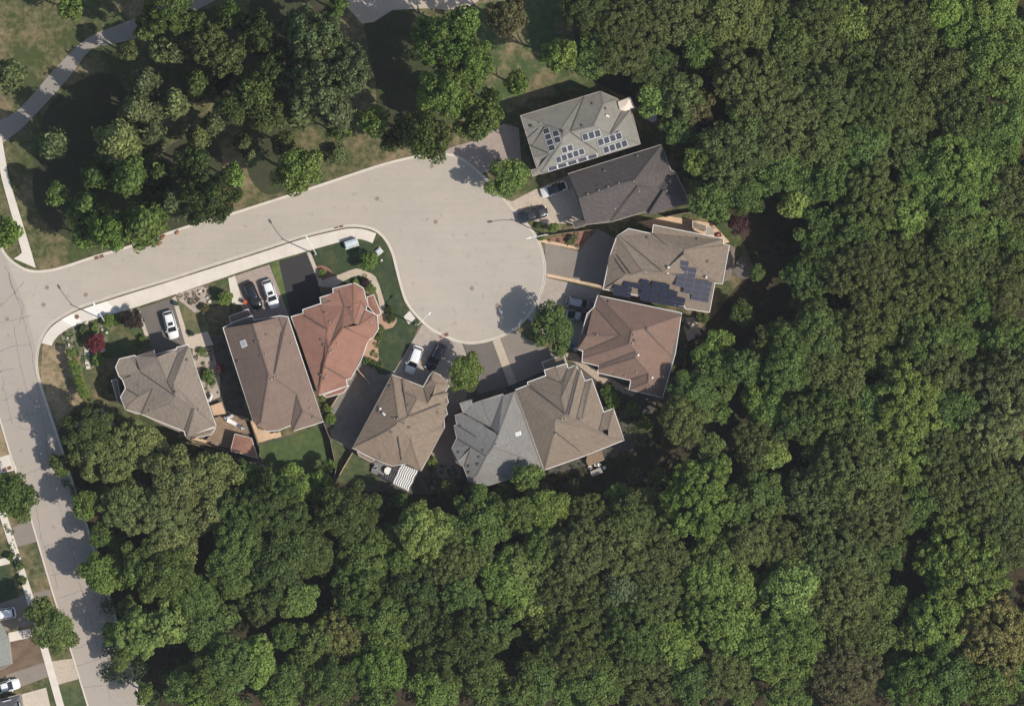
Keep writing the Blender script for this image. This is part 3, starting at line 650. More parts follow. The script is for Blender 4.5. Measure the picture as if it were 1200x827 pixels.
def house(label, ox, oy, s, outline, pieces, mat, wallmat, eave=5.9, pitch=0.55, gutter=WHITE, street=(553, 300), vents=(), pvents=(), wvents=(), skylights=(), low=(), solar=(), gw=0.10, facets=(), fz=None):
    T = lambda pts, z: [(p.x, p.y) for p in PP(Z(pts, ox, oy, s), z)]
    ol = T(outline, eave); n = len(ol)
    if sum(ol[i][0] * ol[(i + 1) % n][1] - ol[(i + 1) % n][0] * ol[i][1] for i in range(n)) < 0: ol = ol[::-1]
    cx = sum(p[0] for p in ol) / n; cy = sum(p[1] for p in ol) / n; org = Vector((cx, cy, 0))
    e = empty("house", org, 0, label, "house", "houses round the turning circle")
    R = Roof()
    if facets:
        R.base = eave - 0.12; pieces = ()
        fx, fy, fs_ = fz; T3 = lambda p, z: P(fx + p[0] / fs_, fy + p[1] / fs_, z)
        R.facets(facets, T3, eave, [((q[0] - fx) * fs_, (q[1] - fy) * fs_) for q in Z(outline, ox, oy, s)])
    for i, pc in enumerate(pieces):
        poly, gab, dz, dp = (list(pc) + [0, 0])[:4]
        R.piece(T(poly, eave), eave + 0.015 * i + dz, pitch * (1 + 0.008 * i) + dp, gab)
    ro = R.mesh("roof", mat, e, org)
    for (x0, y0, x1, y1) in VL.get(facets and label, ()):          # valleys and stepped rakes: thin dark strips painted as the shadow of the steps
        pts = []
        for k in range(9):
            t = .03 + .94 * k / 8; z = eave + 1.5
            for _ in range(3):
                q = P(fz[0] + (x0 + (x1 - x0) * t) / fz[2], fz[1] + (y0 + (y1 - y0) * t) / fz[2], z); r = R.z(q.x, q.y)
                if r: z = r[0]
            pts.append(Vector((q.x, q.y, z + .06)))
        mm = MB(org); d = (pts[-1] - pts[0]); d = Vector((-d.y, d.x, 0)).normalized() * .085
        for k in range(8): mm.add([pts[k] - d, pts[k + 1] - d, pts[k + 1] + d, pts[k] + d], [(0, 1, 2, 3)])
        mm.build("valley_shade_strip", VALLEY, ro)
    for a, b, valley, nn_ in getattr(R, "edges", ()):
        if (b - a).length < .6: continue
        d = (b - a).normalized(); sd_ = d.cross(nn_).normalized()
        if valley: w_, t_, mt = .10, .035, VALLEY
        else: w_, t_, mt = .15, .03, mat
        MB(org).add([a + sd_ * w_ + nn_ * (.035 if valley else -.01), b + sd_ * w_ + nn_ * (.035 if valley else -.01), b + nn_ * t_, a + nn_ * t_, b - sd_ * w_ + nn_ * (.035 if valley else -.01), a - sd_ * w_ + nn_ * (.035 if valley else -.01)], [(0, 1, 2, 3), (3, 2, 4, 5)]).build("valley_shade_strip" if valley else "ridge_cap", CAP[mat.name] if not valley else mt, ro)
    # soffit and gutter along the outline
    g = MB(org); m = len(ol)
    for i in range(m):
        p, q = ol[i], ol[(i + 1) % m]; d = Vector((q[0] - p[0], q[1] - p[1])); L = d.length; d.normalize(); w = Vector((d.y, -d.x)) * gw * 0.5
        g.beam((p[0] + w.x - d.x * 0.02, p[1] + w.y - d.y * .02, eave - 0.06), (q[0] + w.x + d.x * gw, q[1] + w.y + d.y * gw, eave - 0.06 + 0.0005 * i), gw, 0.14)
    g.build("gutter", gutter, e)
    sf = MB(org); sf.prism(ol, eave - 0.1, eave - 0.03); sf.build("soffit", SOFFIT, e)
    wl_ = offs(ol, 0.38); wb = MB(org); wb.prism(wl_, -0.3, eave - 0.11); wb.build("wall", wallmat, e)
    # windows and doors on the walls
    st = P(*street); best = None
    for i in range(m):
        p, q = Vector(wl_[i]), Vector(wl_[(i + 1) % m]); d = q - p; L = d.length
        if L < 2.2: continue
        d.normalize(); nn = Vector((d.y, -d.x)); mid = (p + q) / 2; ang = math.atan2(d.y, d.x)
        sc = nn.dot((Vector((st.x, st.y)) - mid).normalized())
        if L > 3.0 and (best is None or sc > best[0]): best = (sc, p, q, d, nn, ang, L)
        k = max(1, int(L / 3.2))
        for j in range(k):
            c = p + (q - p) * ((j + 0.5) / k) + nn * 0.03
            for zz in ((4.2,) if eave < 7 else (4.2,)) + ((1.6,) if sc < 0.6 else ()):
                wf = shared("window", e, WFR, (c.x - cx, c.y - cy, zz), (0, 0, ang)); shared("pane", wf, WPA, (0, 0, 0))
    if best:
        sc, p, q, d, nn, ang, L = best; c = (p + q) / 2 + nn * 0.05; ww = min(4.6, L - 0.5)
        gd = MB((cx, cy, 0)); gd.box((c.x, c.y, 1.15), (ww, 0.08, 2.3), ang); go = gd.build("garage_door", simple("door_paint", (0.5, 0.46, 0.4), 0.6), e)
        for k in range(4):
            pb = MB((cx, cy, 0)); pb.box((c.x + nn.x * 0.05, c.y + nn.y * .05, 0.3 + 0.56 * k), (ww - 0.2, 0.03, 0.46), ang); pb.build("door_panel", simple("door_paint", (0.5, 0.46, 0.4)), go)
    def onroof(x, y, up=0.0):
        q = P(*Z([(x, y)], ox, oy, s)[0], eave + 1.5); b = R.z(q.x, q.y)
        if b is None: return None
        q = P(*Z([(x, y)], ox, oy, s)[0], b[0]); b = R.z(q.x, q.y) or b
        return Vector((q.x - cx, q.y - cy, b[1][1] * q.x + b[1][2] * q.y + b[1][3] + up)), b[1]
    for lst, me, nm in ((vents, VENTB, "roof_vent"), (pvents, VENTP, "vent_pipe"), (wvents, VENTW, "white_vent_cap")):
        for (x, y) in lst:
            r = onroof(x, y, -0.05)
            if r: shared(nm, ro, me, r[0], (0, 0, random.uniform(0, 1.5)))
    def on_plane(f, pts, up, tr=None):
        out = []
        for (x, y) in (Z(pts, *tr) if tr else Z(pts, ox, oy, s)):
            z = eave + 1
            for _ in range(4):
                q = P(x, y, z); z = f[1] * q.x + f[2] * q.y + f[3] + up
            out.append(Vector((q.x, q.y, z)))
        return out
    for (poly) in skylights:
        c = (sum(p[0] for p in poly) / 4, sum(p[1] for p in poly) / 4); r = onroof(*c)
        if not r: continue
        a = on_plane(r[1], poly, 0.16); b = on_plane(r[1], poly, -0.02); mm = MB(org); mm.add(a + b, [(0, 1, 2, 3), (0, 4, 5, 1), (1, 5, 6, 2), (2, 6, 7, 3), (3, 7, 4, 0)])
        sk = mm.build("skylight", WHITE, ro); cc = sum(a, Vector()) / 4
        a2 = [cc + (x - cc) * 0.7 + Vector((0, 0, 0.02)) for x in a]; b2 = [x - Vector((0, 0, .04)) for x in a2]; mm = MB(org); mm.add(a2 + b2, [(0, 1, 2, 3), (0, 4, 5, 1), (1, 5, 6, 2), (2, 6, 7, 3), (3, 7, 4, 0)])
        mm.build("skylight_pane", simple("milky_glass", (0.5, 0.52, 0.53), 0.3), sk)
    for (o0, u, v, cells, pm, up, *fm) in solar:
        c = (o0[0] + u[0] * 1.0 + v[0] * 1.0, o0[1] + u[1] + v[1]); mean = [sum(o0[k] + u[k] * (i + .5) + v[k] * (j + .5) for i, j in cells) / len(cells) for k in (0, 1)]
        q = P(fz[0] + mean[0] / fz[2], fz[1] + mean[1] / fz[2], eave + 1.5); r = R.z(q.x, q.y)
        if not r: continue
        f = r[1]
        for (i, j) in cells:
            q = [(o0[0] + u[0] * (i + a) + v[0] * (j + b), o0[1] + u[1] * (i + a) + v[1] * (j + b)) for a, b in ((0.03, 0.03), (0.97, 0.03), (0.97, 0.97), (0.03, 0.97))]
            a = on_plane(f, q, up, fz); b = on_plane(f, q, up - 0.05, fz); mm = MB(org); mm.add(a + b, [(3, 2, 1, 0), (0, 1, 5, 4), (1, 2, 6, 5), (2, 3, 7, 6), (3, 0, 4, 7), (4, 5, 6, 7)])
            sp = mm.build("solar_panel", fm[0] if fm else FRAMEW, ro); cc = sum(a, Vector()) / 4; k2 = 0.88 if not fm else .93
            a2 = [cc + (x - cc) * k2 + Vector((0, 0, 0.012)) for x in a]; mm = MB(org); mm.add(a2, [(3, 2, 1, 0)]); mm.build("solar_cell_sheet", pm, sp)
    for i, (poly, ez, label2) in enumerate(low):
        w = T(poly, ez); R2 = Roof(); R2.piece(w, ez, 0.28); rr = R2.mesh("porch_roof", mat, e, org)
        nn_ = len(w); g = MB(org)
        if sum(w[i][0] * w[(i + 1) % nn_][1] - w[(i + 1) % nn_][0] * w[i][1] for i in range(nn_)) < 0: w = w[::-1]
        for k in range(nn_):
            p, q = w[k], w[(k + 1) % nn_]; g.beam((p[0], p[1], ez - 0.05), (q[0], q[1], ez - 0.05 + 0.0005 * k), gw, 0.12)
        g.build("porch_gutter", gutter, e)
        for p in offs(w, 0.3): MB(org).box((p[0], p[1], ez / 2 - 0.1), (0.22, 0.22, ez - 0.2)).build("porch_post", WHITE, e)
    return e, R
def rect(a, b, depth):
    """rectangle behind the front edge a->b, depth to the right-hand side of travel (image coords)"""
    dx, dy = b[0] - a[0], b[1] - a[1]; L = math.hypot(dx, dy); nx, ny = -dy / L * depth, dx / L * depth
    return [a, b, (b[0] + nx, b[1] + ny), (a[0] + nx, a[1] + ny)]
# 'rect' keeps edge 0 as the front; gable=(0,) makes it a gable end
SH_G = shingle("grey_brown_shingles", (0.245, 0.20, 0.16), (0.29, 0.245, 0.195), 0.30)
SH_B = shingle("brown_shingles", (0.215, 0.152, 0.12), (0.245, 0.18, 0.145), 0.05)
SH_O = shingle("rust_red_shingles", (0.285, 0.150, 0.108), (0.33, 0.18, 0.13), 0.08)
SH_T = shingle("taupe_shingles", (0.245, 0.185, 0.135), (0.29, 0.225, 0.165), 0.28)
SH_GR = shingle("grey_shingles", (0.222, 0.212, 0.195), (0.265, 0.255, 0.232), 0.2)
SH_P = shingle("pinkish_brown_shingles", (0.215, 0.140, 0.105), (0.245, 0.165, 0.128), 0.08)
SH_D = shingle("charcoal_shingles", (0.100, 0.086, 0.080), (0.135, 0.115, 0.104), 0.42)
SH_GG = shingle("pale_grey_shingles", (0.25, 0.235, 0.20), (0.30, 0.28, 0.235), 0.08)
SH_K = shingle("dusky_shingles", (0.235, 0.185, 0.14), (0.275, 0.22, 0.165), 0.28)
DARKG = simple("bronze_gutter", (0.13, 0.11, 0.10), 0.6); TANG = simple("tan_gutter", (0.40, 0.34, 0.28), 0.6)

VL = {'grey shingled house at the street corner, farthest left of the houses': [(250, 258, 507, 437), (145, 385, 242, 440)], 'long brown shingled house left of the rust-red roofed one': [(392, 150, 342, 428)], 'house with rust-red shingles and a white gutter outline, beside the front lawn': [(130, 265, 288, 360), (412, 345, 578, 425), (265, 613, 415, 703)], 'taupe house with stepped right side, between black asphalt yard and white pergola': [(470, 373, 735, 263), (455, 456, 735, 340), (485, 527, 711, 437), (645, 215, 742, 182), (412, 95, 462, 370), (374, 428, 420, 705), (226, 521, 258, 682)], 'grey shingled house with a small white skylight, joined to the taupe-brown roof on its right': [(115, 215, 322, 324), (322, 324, 375, 378), (70, 305, 335, 470), (70, 405, 285, 538), (162, 490, 120, 605), (530, 540, 485, 690)], 'brown-grey house with white-edged roof and dark front porch, joined to the grey one': [(112, 226, 347, 415), (275, 524, 475, 680), (424, 125, 350, 422), (438, 128, 365, 425)], 'brown-grey house on the east side with two black solar arrays on its roof': [(180, 152, 532, 438), (440, 124, 650, 295), (118, 300, 232, 456), (150, 292, 275, 460)], 'pinkish-brown roofed house on the east side, two silver cars in front': [(172, 130, 350, 326), (195, 540, 460, 437), (425, 641, 552, 597), (520, 272, 720, 482), (85, 434, 350, 328)], 'topmost house, grey roof with white-framed solar panels and a pale canopy': [(570, 97, 455, 392), (455, 392, 725, 588), (130, 512, 272, 572), (130, 512, 228, 372)], 'charcoal shingled house between the roof with pale solar panels and the turning circle': []}
VALLEY = simple("valley_shade", (0.085, 0.072, 0.062), 0.7)  # dark colour standing for shade along roof steps and creases
CAP = {}
for m_, c_ in ((SH_G, (.19, .155, .125)), (SH_B, (.16, .115, .09)), (SH_O, (.22, .11, .07)), (SH_T, (.19, .145, .105)), (SH_GR, (.18, .165, .145)), (SH_K, (.185, .145, .11)), (SH_P, (.16, .11, .09)), (SH_D, (.09, .078, .07)), (SH_GG, (.20, .185, .16))): CAP[m_.name] = simple("cap_" + m_.name, c_, 0.9)
SOFFIT = simple("soffit_brown", (0.16, 0.13, 0.11), 0.8)
FA = [([(612, 65), (812, 662), (640, 525), (507, 437), (500, 345), (600, 85)], None), ([(255, 572), (400, 650), (535, 705), (580, 698), (640, 525), (507, 437), (470, 490)], ((255, 572), (580, 715))),
 [(598, 745), (812, 662), (638, 525), (650, 560)], [(580, 698), (598, 745), (650, 560), (637, 525)], ([(525, 135), (612, 70), (500, 345), (510, 440), (448, 325)], ((525, 135), (600, 98))),
 ([(375, 148), (515, 92), (525, 135), (448, 325)], ((528, 120), (570, 220))), ([(215, 145), (250, 258), (507, 437), (448, 322), (375, 148), (350, 97)], None),
 ([(92, 168), (170, 143), (250, 258), (507, 437), (470, 490), (258, 572), (340, 385), (240, 440), (145, 385), (118, 312), (188, 285), (85, 280), (65, 225)], ((118, 312), (145, 390))),
 [(105, 455), (145, 385), (242, 440), (166, 497), (140, 540)], ([(140, 540), (220, 580), (258, 572), (342, 384), (242, 438), (165, 496)], None)]
FB = [([(35, 153), (205, 690), (235, 740), (262, 720), (309, 430), (213, 125)], None), ([(213, 125), (368, 86), (392, 150), (340, 430), (308, 430)], ((394, 150), (422, 237))),
 ([(368, 86), (425, 86), (350, 425), (340, 430), (392, 150)], ((378, 102), (425, 86))), [(425, 85), (638, 712), (515, 655), (478, 552), (309, 430), (345, 428)],
 ([(235, 740), (300, 778), (380, 770), (445, 740), (478, 552), (309, 430), (262, 720)], ((262, 792), (445, 740))), [(445, 740), (455, 778), (515, 655), (479, 550)], [(455, 778), (638, 712), (515, 655)]]
FC = [([(38, 272), (225, 815), (265, 612), (300, 485), (275, 415), (288, 360), (130, 263), (120, 246)], None), ([(122, 228), (236, 190), (288, 360), (132, 265)], ((122, 228), (135, 270))),
 ([(236, 190), (315, 160), (240, 142), (365, 90), (403, 200), (303, 485), (275, 415), (288, 360)], ((403, 200), (430, 286))), ([(365, 90), (330, 87), (465, 40), (470, 185), (522, 160), (470, 318), (395, 350), (303, 485), (403, 200)], ((330, 87), (465, 42))),
 ([(465, 40), (528, 70), (570, 195), (550, 205), (522, 160), (468, 184)], ((528, 70), (570, 195))), ([(520, 158), (548, 225), (505, 330), (468, 320)], None), ([(548, 225), (612, 258), (505, 330)], None),
 ([(612, 258), (640, 340), (605, 410), (578, 425), (412, 345), (505, 330)], None), ([(578, 425), (455, 695), (415, 705), (265, 613), (302, 485), (395, 350), (412, 345)], None), ([(425, 750), (225, 815), (265, 612), (415, 703)], None)]
FD = [([(345, 58), (52, 600), (225, 521), (330, 465), (395, 400), (360, 130)], None), ([(345, 58), (412, 95), (462, 372), (395, 402), (360, 130)], ((412, 95), (458, 370))), ([(425, 80), (580, 155), (612, 272), (533, 235), (437, 185)], None),
 ([(412, 95), (425, 80), (437, 185), (533, 235), (465, 372)], ((427, 185), (458, 372)), .6), ([(533, 235), (618, 272), (645, 215), (742, 182), (768, 195), (735, 263), (468, 373)], ((470, 373), (735, 263)), 1.1),
 ([(468, 373), (735, 263), (762, 275), (735, 340), (455, 456), (440, 420), (395, 402)], ((455, 456), (735, 340)), 1.2), ([(455, 457), (735, 341), (755, 352), (711, 437), (485, 527)], ((485, 527), (711, 437)), .9),
 ([(740, 455), (560, 775), (500, 600), (485, 527), (711, 437)], None), ([(580, 155), (655, 32), (640, 95), (672, 130), (618, 272)], None, .5), ([(715, 65), (770, 130), (745, 182), (645, 215), (672, 130), (640, 95), (655, 32)], None),
 ([(560, 775), (420, 705), (374, 428), (395, 402), (440, 420), (485, 527), (500, 600)], None), ([(345, 735), (255, 685), (226, 520), (330, 465), (376, 428), (420, 705)], None), ([(52, 600), (255, 685), (226, 520)], None)]
FE = [([(90, 148), (115, 215), (322, 324), (252, 130), (175, 152), (182, 115)], None), ([(252, 130), (408, 70), (412, 85), (325, 325)], ((414, 90), (441, 165))), ([(412, 85), (490, 60), (375, 377), (325, 325)], None), ([(48, 235), (70, 305), (335, 470), (375, 378), (115, 213)], None, .1),
 ([(42, 315), (70, 405), (285, 538), (335, 470), (70, 305)], None, .05), ([(28, 475), (70, 405), (165, 462), (72, 575)], None), ([(70, 590), (120, 610), (162, 488), (150, 495), (72, 570)], None), ([(120, 610), (160, 728), (222, 668), (285, 538), (165, 462), (162, 490)], None),
 ([(490, 60), (700, 630), (535, 538), (335, 470), (375, 378)], None), ([(300, 755), (485, 690), (530, 535), (335, 470), (285, 538), (222, 668), (160, 728)], None), ([(488, 710), (700, 630), (538, 540)], None), ([(485, 645), (488, 710), (542, 548), (530, 535)], None)]
FF = [([(22, 258), (208, 775), (275, 522), (275, 460), (347, 415), (112, 226)], None), ([(100, 213), (220, 172), (315, 212), (318, 310), (347, 415), (110, 226)], None, .1), ([(212, 130), (222, 172), (315, 212), (278, 107)], None), ([(278, 107), (355, 82), (362, 118), (315, 212)], ((362, 118), (387, 190))),
 ([(362, 118), (415, 98), (318, 310), (315, 212)], None), ([(415, 98), (424, 125), (350, 422), (318, 310)], ((424, 125), (442, 176))), ([(424, 125), (440, 124), (365, 428), (350, 422)], None), ([(438, 128), (474, 205), (412, 455), (365, 428)], ((474, 205), (489, 247))),
 ([(474, 205), (515, 190), (450, 452), (412, 455)], None), ([(515, 190), (590, 402), (560, 520), (622, 560), (350, 422), (412, 455), (450, 452)], None), ([(590, 402), (655, 380), (622, 512), (560, 520)], None), ([(655, 380), (725, 580), (622, 562), (618, 514)], None),
 ([(725, 580), (475, 680), (275, 524), (275, 460), (350, 422), (622, 560)], None), ([(475, 680), (208, 775), (275, 524)], None)]
FG = [([(190, 38), (790, 178), (520, 272), (435, 292)], None), ([(190, 38), (172, 130), (350, 326), (412, 386), (435, 292)], None), ([(172, 130), (150, 130), (106, 325), (350, 328)], ((150, 130), (390, 155))), ([(68, 310), (40, 425), (85, 434), (350, 328), (106, 325)], ((85, 434), (325, 459))),
 ([(85, 432), (80, 490), (412, 386), (350, 328)], None), ([(80, 515), (195, 541), (460, 437), (412, 385), (80, 490)], None), ([(195, 538), (188, 568), (455, 486), (460, 436)], None), ([(188, 590), (425, 641), (552, 597), (455, 485), (188, 566)], None), ([(425, 641), (415, 715), (545, 665), (552, 596)], None),
 ([(415, 715), (650, 770), (545, 665)], None), ([(650, 770), (712, 482), (520, 272), (435, 292), (412, 385), (460, 437), (455, 485), (552, 597), (545, 665)], None), ([(790, 178), (720, 482), (712, 485), (520, 272)], None)]
FH = [([(455, 55), (1015, 175), (700, 260), (687, 332), (650, 295), (440, 124)], None), ([(255, 90), (440, 122), (650, 295), (687, 332), (532, 437), (180, 150)], None, .1), ([(155, 150), (255, 90), (180, 152), (532, 438), (363, 432)], ((155, 150), (255, 90))), ([(155, 150), (118, 290), (150, 290), (275, 460), (363, 432)], None),
 ([(95, 305), (58, 560), (232, 456), (118, 300)], None), ([(118, 290), (108, 305), (232, 456), (275, 460), (150, 290)], None, .2), ([(55, 580), (700, 725), (900, 765), (950, 520), (880, 470), (694, 296), (532, 438), (363, 432), (275, 460), (236, 458)], ((55, 580), (900, 765))),
 ([(1065, 228), (1000, 530), (950, 520), (880, 470), (690, 300), (700, 260), (1015, 175), (1012, 212)], None)]
FI = [([(48, 290), (870, 35), (628, 345), (490, 385), (135, 510)], None), ([(200, 740), (412, 692), (640, 392), (628, 345), (490, 385), (135, 510)], None), ([(405, 672), (420, 712), (655, 410), (640, 388)], None), ([(870, 35), (945, 262), (840, 412), (640, 392), (628, 345)], None),
 ([(418, 712), (742, 622), (866, 440), (840, 410), (648, 398)], None), ([(945, 262), (985, 270), (888, 440), (748, 660), (740, 620), (864, 436), (838, 412)], ((945, 262), (985, 262))), ([(985, 270), (1110, 550), (888, 440)], None), ([(748, 660), (1110, 550), (888, 440)], None)]
FJ = [([(35, 258), (570, 97), (380, 370), (240, 330), (72, 380)], None), ([(570, 97), (380, 370), (400, 430), (455, 392)], ((574, 95), (602, 190))), ([(572, 95), (710, 50), (735, 155), (650, 345), (455, 392)], None), ([(710, 50), (850, 120), (735, 155)], None), ([(850, 120), (882, 228), (786, 411), (650, 345), (735, 155)], None),
 ([(880, 228), (962, 210), (802, 413), (786, 411)], None), ([(962, 210), (1045, 495), (802, 413)], None), ([(1045, 495), (725, 588), (455, 395), (650, 345), (786, 411), (802, 413)], None), ([(725, 588), (210, 735), (385, 482), (400, 430), (455, 392)], None),
 ([(180, 700), (210, 735), (385, 482), (400, 430), (282, 574)], ((195, 690), (212, 740))), ([(72, 378), (242, 330), (128, 510)], ((128, 510), (238, 478))), ([(125, 510), (140, 558), (272, 572), (228, 372)], None), ([(130, 512), (150, 605), (275, 573)], None), ([(180, 702), (290, 670), (282, 572), (150, 605)], ((180, 702), (290, 670))),
 ([(242, 330), (380, 370), (400, 430), (385, 482), (282, 574), (272, 572), (228, 372)], ((125, 510), (150, 600)))]
# House A (far left, grey)
house("grey shingled house at the street corner, farthest left of the houses", 40, 320, 3.446,
  [(330, 380), (345, 347), (405, 333), (412, 338), (483, 314), (488, 330), (575, 307), (577, 300), (620, 290), (733, 615), (720, 622), (612, 655), (606, 637), (430, 567), (370, 550), (350, 500), (370, 465), (358, 430), (343, 415)],
  [([(405, 336), (620, 290), (733, 615), (612, 655), (430, 567), (362, 440)], ()),
   ([(345, 347), (412, 335), (560, 500), (470, 520), (343, 415), (330, 380)], ()),
   ([(358, 430), (395, 415), (560, 440), (600, 560), (430, 567), (370, 550), (350, 500), (370, 465)][0:8:1] if False else [(370, 465), (395, 412), (520, 420), (560, 560), (430, 567), (370, 550), (350, 500)], ()),
   (rect((483, 314), (590, 294), 150), (0,)),
   (rect((660, 641), (612, 655), 110), ())],
  SH_G, BRICK, street=(160, 340), vents=[(420, 450), (616, 350), (570, 480)], pvents=[(470, 555), (650, 552), (668, 552), (648, 596)],
  low=[([(312, 432), (335, 428), (352, 520), (338, 524)], 3.0, 0), ([(612, 660), (733, 622), (718, 650), (640, 668)], 3.0, 0)], facets=FA, fz=(125, 395, 6.364))
# House B (long brown)
house("long brown shingled house left of the rust-red roofed one", 240, 260, 3.446,
  [(75, 428), (125, 402), (190, 380), (200, 398), (305, 380), (335, 384), (476, 806), (358, 843), (350, 818), (300, 840), (250, 845), (195, 800)],
  [([(75, 428), (125, 404), (335, 384), (476, 806), (358, 843), (250, 845), (195, 800)], (1,)),
   (rect((150, 400), (312, 372), 120), ()), (rect((470, 808), (352, 838), 300), ())],
  SH_B, BRICK, street=(290, 310), vents=[(245, 455), (390, 520), (205, 482), (225, 540), (135, 563), (435, 785)], pvents=[(270, 635), (282, 630), (294, 625), (226, 480), (245, 535), (350, 490), (425, 722), (428, 752)],
  skylights=[[(140, 482), (163, 474), (173, 500), (150, 510)]],
  low=[([(98, 382), (175, 352), (188, 380), (106, 408)], 3.0, 0)], facets=FB, fz=(255, 355, 5.171))
# House C (rust red)
house("house with rust-red shingles and a white gutter outline, beside the front lawn", 240, 260, 3.446,
  [(350, 383), (398, 370), (397, 355), (470, 330), (466, 306), (520, 290), (518, 270), (605, 248), (640, 268), (655, 335), (650, 355), (695, 378), (701, 430), (680, 465), (660, 475), (630, 560), (590, 630), (570, 638), (575, 660), (465, 698)],
  [([(350, 383), (420, 352), (600, 330), (680, 380), (680, 465), (630, 560), (575, 660), (465, 698)], ()),
   ([(518, 270), (605, 248), (640, 268), (655, 345), (600, 480), (540, 440)], ()),
   ([(600, 328), (637, 316), (695, 378), (701, 430), (678, 466), (540, 470), (540, 420)], ()),
   (rect((397, 357), (545, 290), 190), (0,))],
  SH_O, BRICK, eave=5.8, street=(340, 300), vents=[(470, 475), (385, 462), (480, 495), (480, 630), (468, 616)], pvents=[(490, 368), (505, 405), (590, 350), (672, 405), (505, 528), (515, 520), (536, 493), (492, 620)],
  low=[([(655, 304), (682, 294), (712, 370), (694, 380), (660, 340)], 3.0, 0), ([(478, 700), (582, 660), (560, 690), (495, 708)], 3.0, 0)], facets=FC, fz=(335, 325, 5.908))
# House D (taupe, SUV in front)
wD = lambda t, w, d=210: rect((t[0] - 0.53 * w * 1.0, t[1] - 0.85 * w), t, d)
house("taupe house with stepped right side, between black asphalt yard and white pergola", 380, 380, 4.133,
  [(330, 245), (375, 262), (480, 303), (510, 250), (527, 230), (562, 247), (603, 297), (588, 325), (600, 378), (585, 390), (595, 434), (578, 450), (582, 497), (470, 705), (405, 672), (330, 684), (250, 655), (140, 598)],
  [([(330, 245), (480, 303), (560, 340), (582, 497), (470, 705), (330, 684), (140, 598)], ()),
   (wD((582, 496), 54), ()), (wD((595, 434), 54), ()), (wD((600, 378), 54), ()), (wD((603, 297), 60, 170), ()),
   ([(527, 230), (562, 247), (600, 300), (510, 400), (430, 400), (480, 303)], ()),
   (rect((385, 672), (255, 650), 160), ())],
  SH_T, BRICK, street=(500, 400), vents=[(320, 300), (408, 388), (548, 427), (355, 455), (325, 520), (265, 420)], pvents=[(340, 455), (352, 460)], wvents=[(270, 408), (284, 430), (290, 436)],
  low=[([(160, 616), (245, 655), (232, 668), (168, 634)], 3.0, 0)], gw=0.10, gutter=simple("cream_gutter", (0.6, 0.54, 0.46), 0.6), facets=FD, fz=(405, 430, 6.362))
# House E (grey)
house("grey shingled house with a small white skylight, joined to the taupe-brown roof on its right", 510, 380, 3.9375,
  [(115, 365), (165, 348), (170, 368), (215, 352), (310, 322), (318, 330), (368, 312), (498, 668), (488, 676), (360, 715), (356, 708), (245, 742), (155, 722), (130, 655), (98, 635), (78, 570), (100, 525), (88, 468), (100, 462), (92, 420), (130, 408)],
  [([(165, 360), (368, 312), (498, 668), (360, 715), (245, 742), (155, 722), (120, 560), (130, 420)], ()),
   (rect((96, 424), (122, 366), 230), ()), (rect((86, 520), (96, 424), 150), ()),
   ([(78, 570), (100, 525), (150, 500), (240, 600), (200, 690), (130, 655), (98, 635)], ()),
   (rect((215, 352), (312, 322), 160), (0,)), (rect((490, 674), (360, 715), 120), ())],
  SH_GR, BRICK, street=(560, 400), vents=[(222, 580), (112, 590), (158, 655), (200, 645), (118, 470), (160, 682), (205, 612)], pvents=[(370, 628), (285, 555), (335, 560), (330, 520)],
  skylights=[[(369, 500), (394, 491), (398, 509), (373, 517)]], gutter=TANG, gw=0.08, facets=FE, fz=(525, 450, 6.358))
# House F (joined, brown grey)
house("brown-grey house with white-edged roof and dark front porch, joined to the grey one", 510, 380, 3.9375,
  [(373, 302), (430, 280), (427, 268), (512, 237), (505, 212), (607, 182), (612, 204), (650, 190), (660, 212), (672, 215), (690, 262), (722, 253), (777, 405), (822, 390), (870, 533), (695, 603), (505, 670)],
  [([(373, 302), (440, 272), (512, 240), (640, 240), (722, 255), (777, 405), (822, 450), (870, 533), (695, 603), (505, 670)], ()),
   (rect((505, 212), (607, 182), 260), ()), (rect((610, 204), (652, 190), 240), ()), (rect((676, 268), (724, 253), 200), ()),
   (rect((775, 405), (822, 390), 150), (2,)), (rect((869, 534), (700, 600), 190), (2,))],
  SH_K, BRICK, eave=5.9, street=(620, 400), vents=[(532, 448), (720, 585)], pvents=[(560, 440), (585, 440), (600, 437), (420, 355), (670, 437), (690, 432), (776, 488), (556, 505)],
  low=[([(493, 175), (595, 140), (606, 180), (506, 211)], 3.2, 0)], facets=FF, fz=(600, 410, 5.513))
# House G (pinkish brown)
house("pinkish-brown roofed house on the east side, two silver cars in front", 620, 240, 3.446,
  [(262, 415), (278, 367), (615, 437), (590, 600), (538, 777), (405, 745), (412, 708), (278, 677), (283, 650), (215, 634), (218, 590), (197, 582), (235, 440)],
  [([(262, 415), (278, 367), (615, 437), (580, 600), (538, 777), (408, 745), (280, 660), (215, 632)], ()),
   (rect((197, 582), (243, 425), 260), ()), (rect((215, 634), (219, 590), 200), ()), (rect((278, 677), (285, 650), 160), ()),
   (rect((540, 777), (405, 745), 200), ())],
  SH_P, BRICK, street=(620, 350), vents=[(322, 393), (425, 548), (475, 500), (477, 740), (345, 680)], pvents=[(275, 525), (425, 527), (418, 560), (435, 675), (388, 690)], wvents=[(440, 606), (497, 697)], gw=0.09, facets=FG, fz=(670, 340, 6.128))
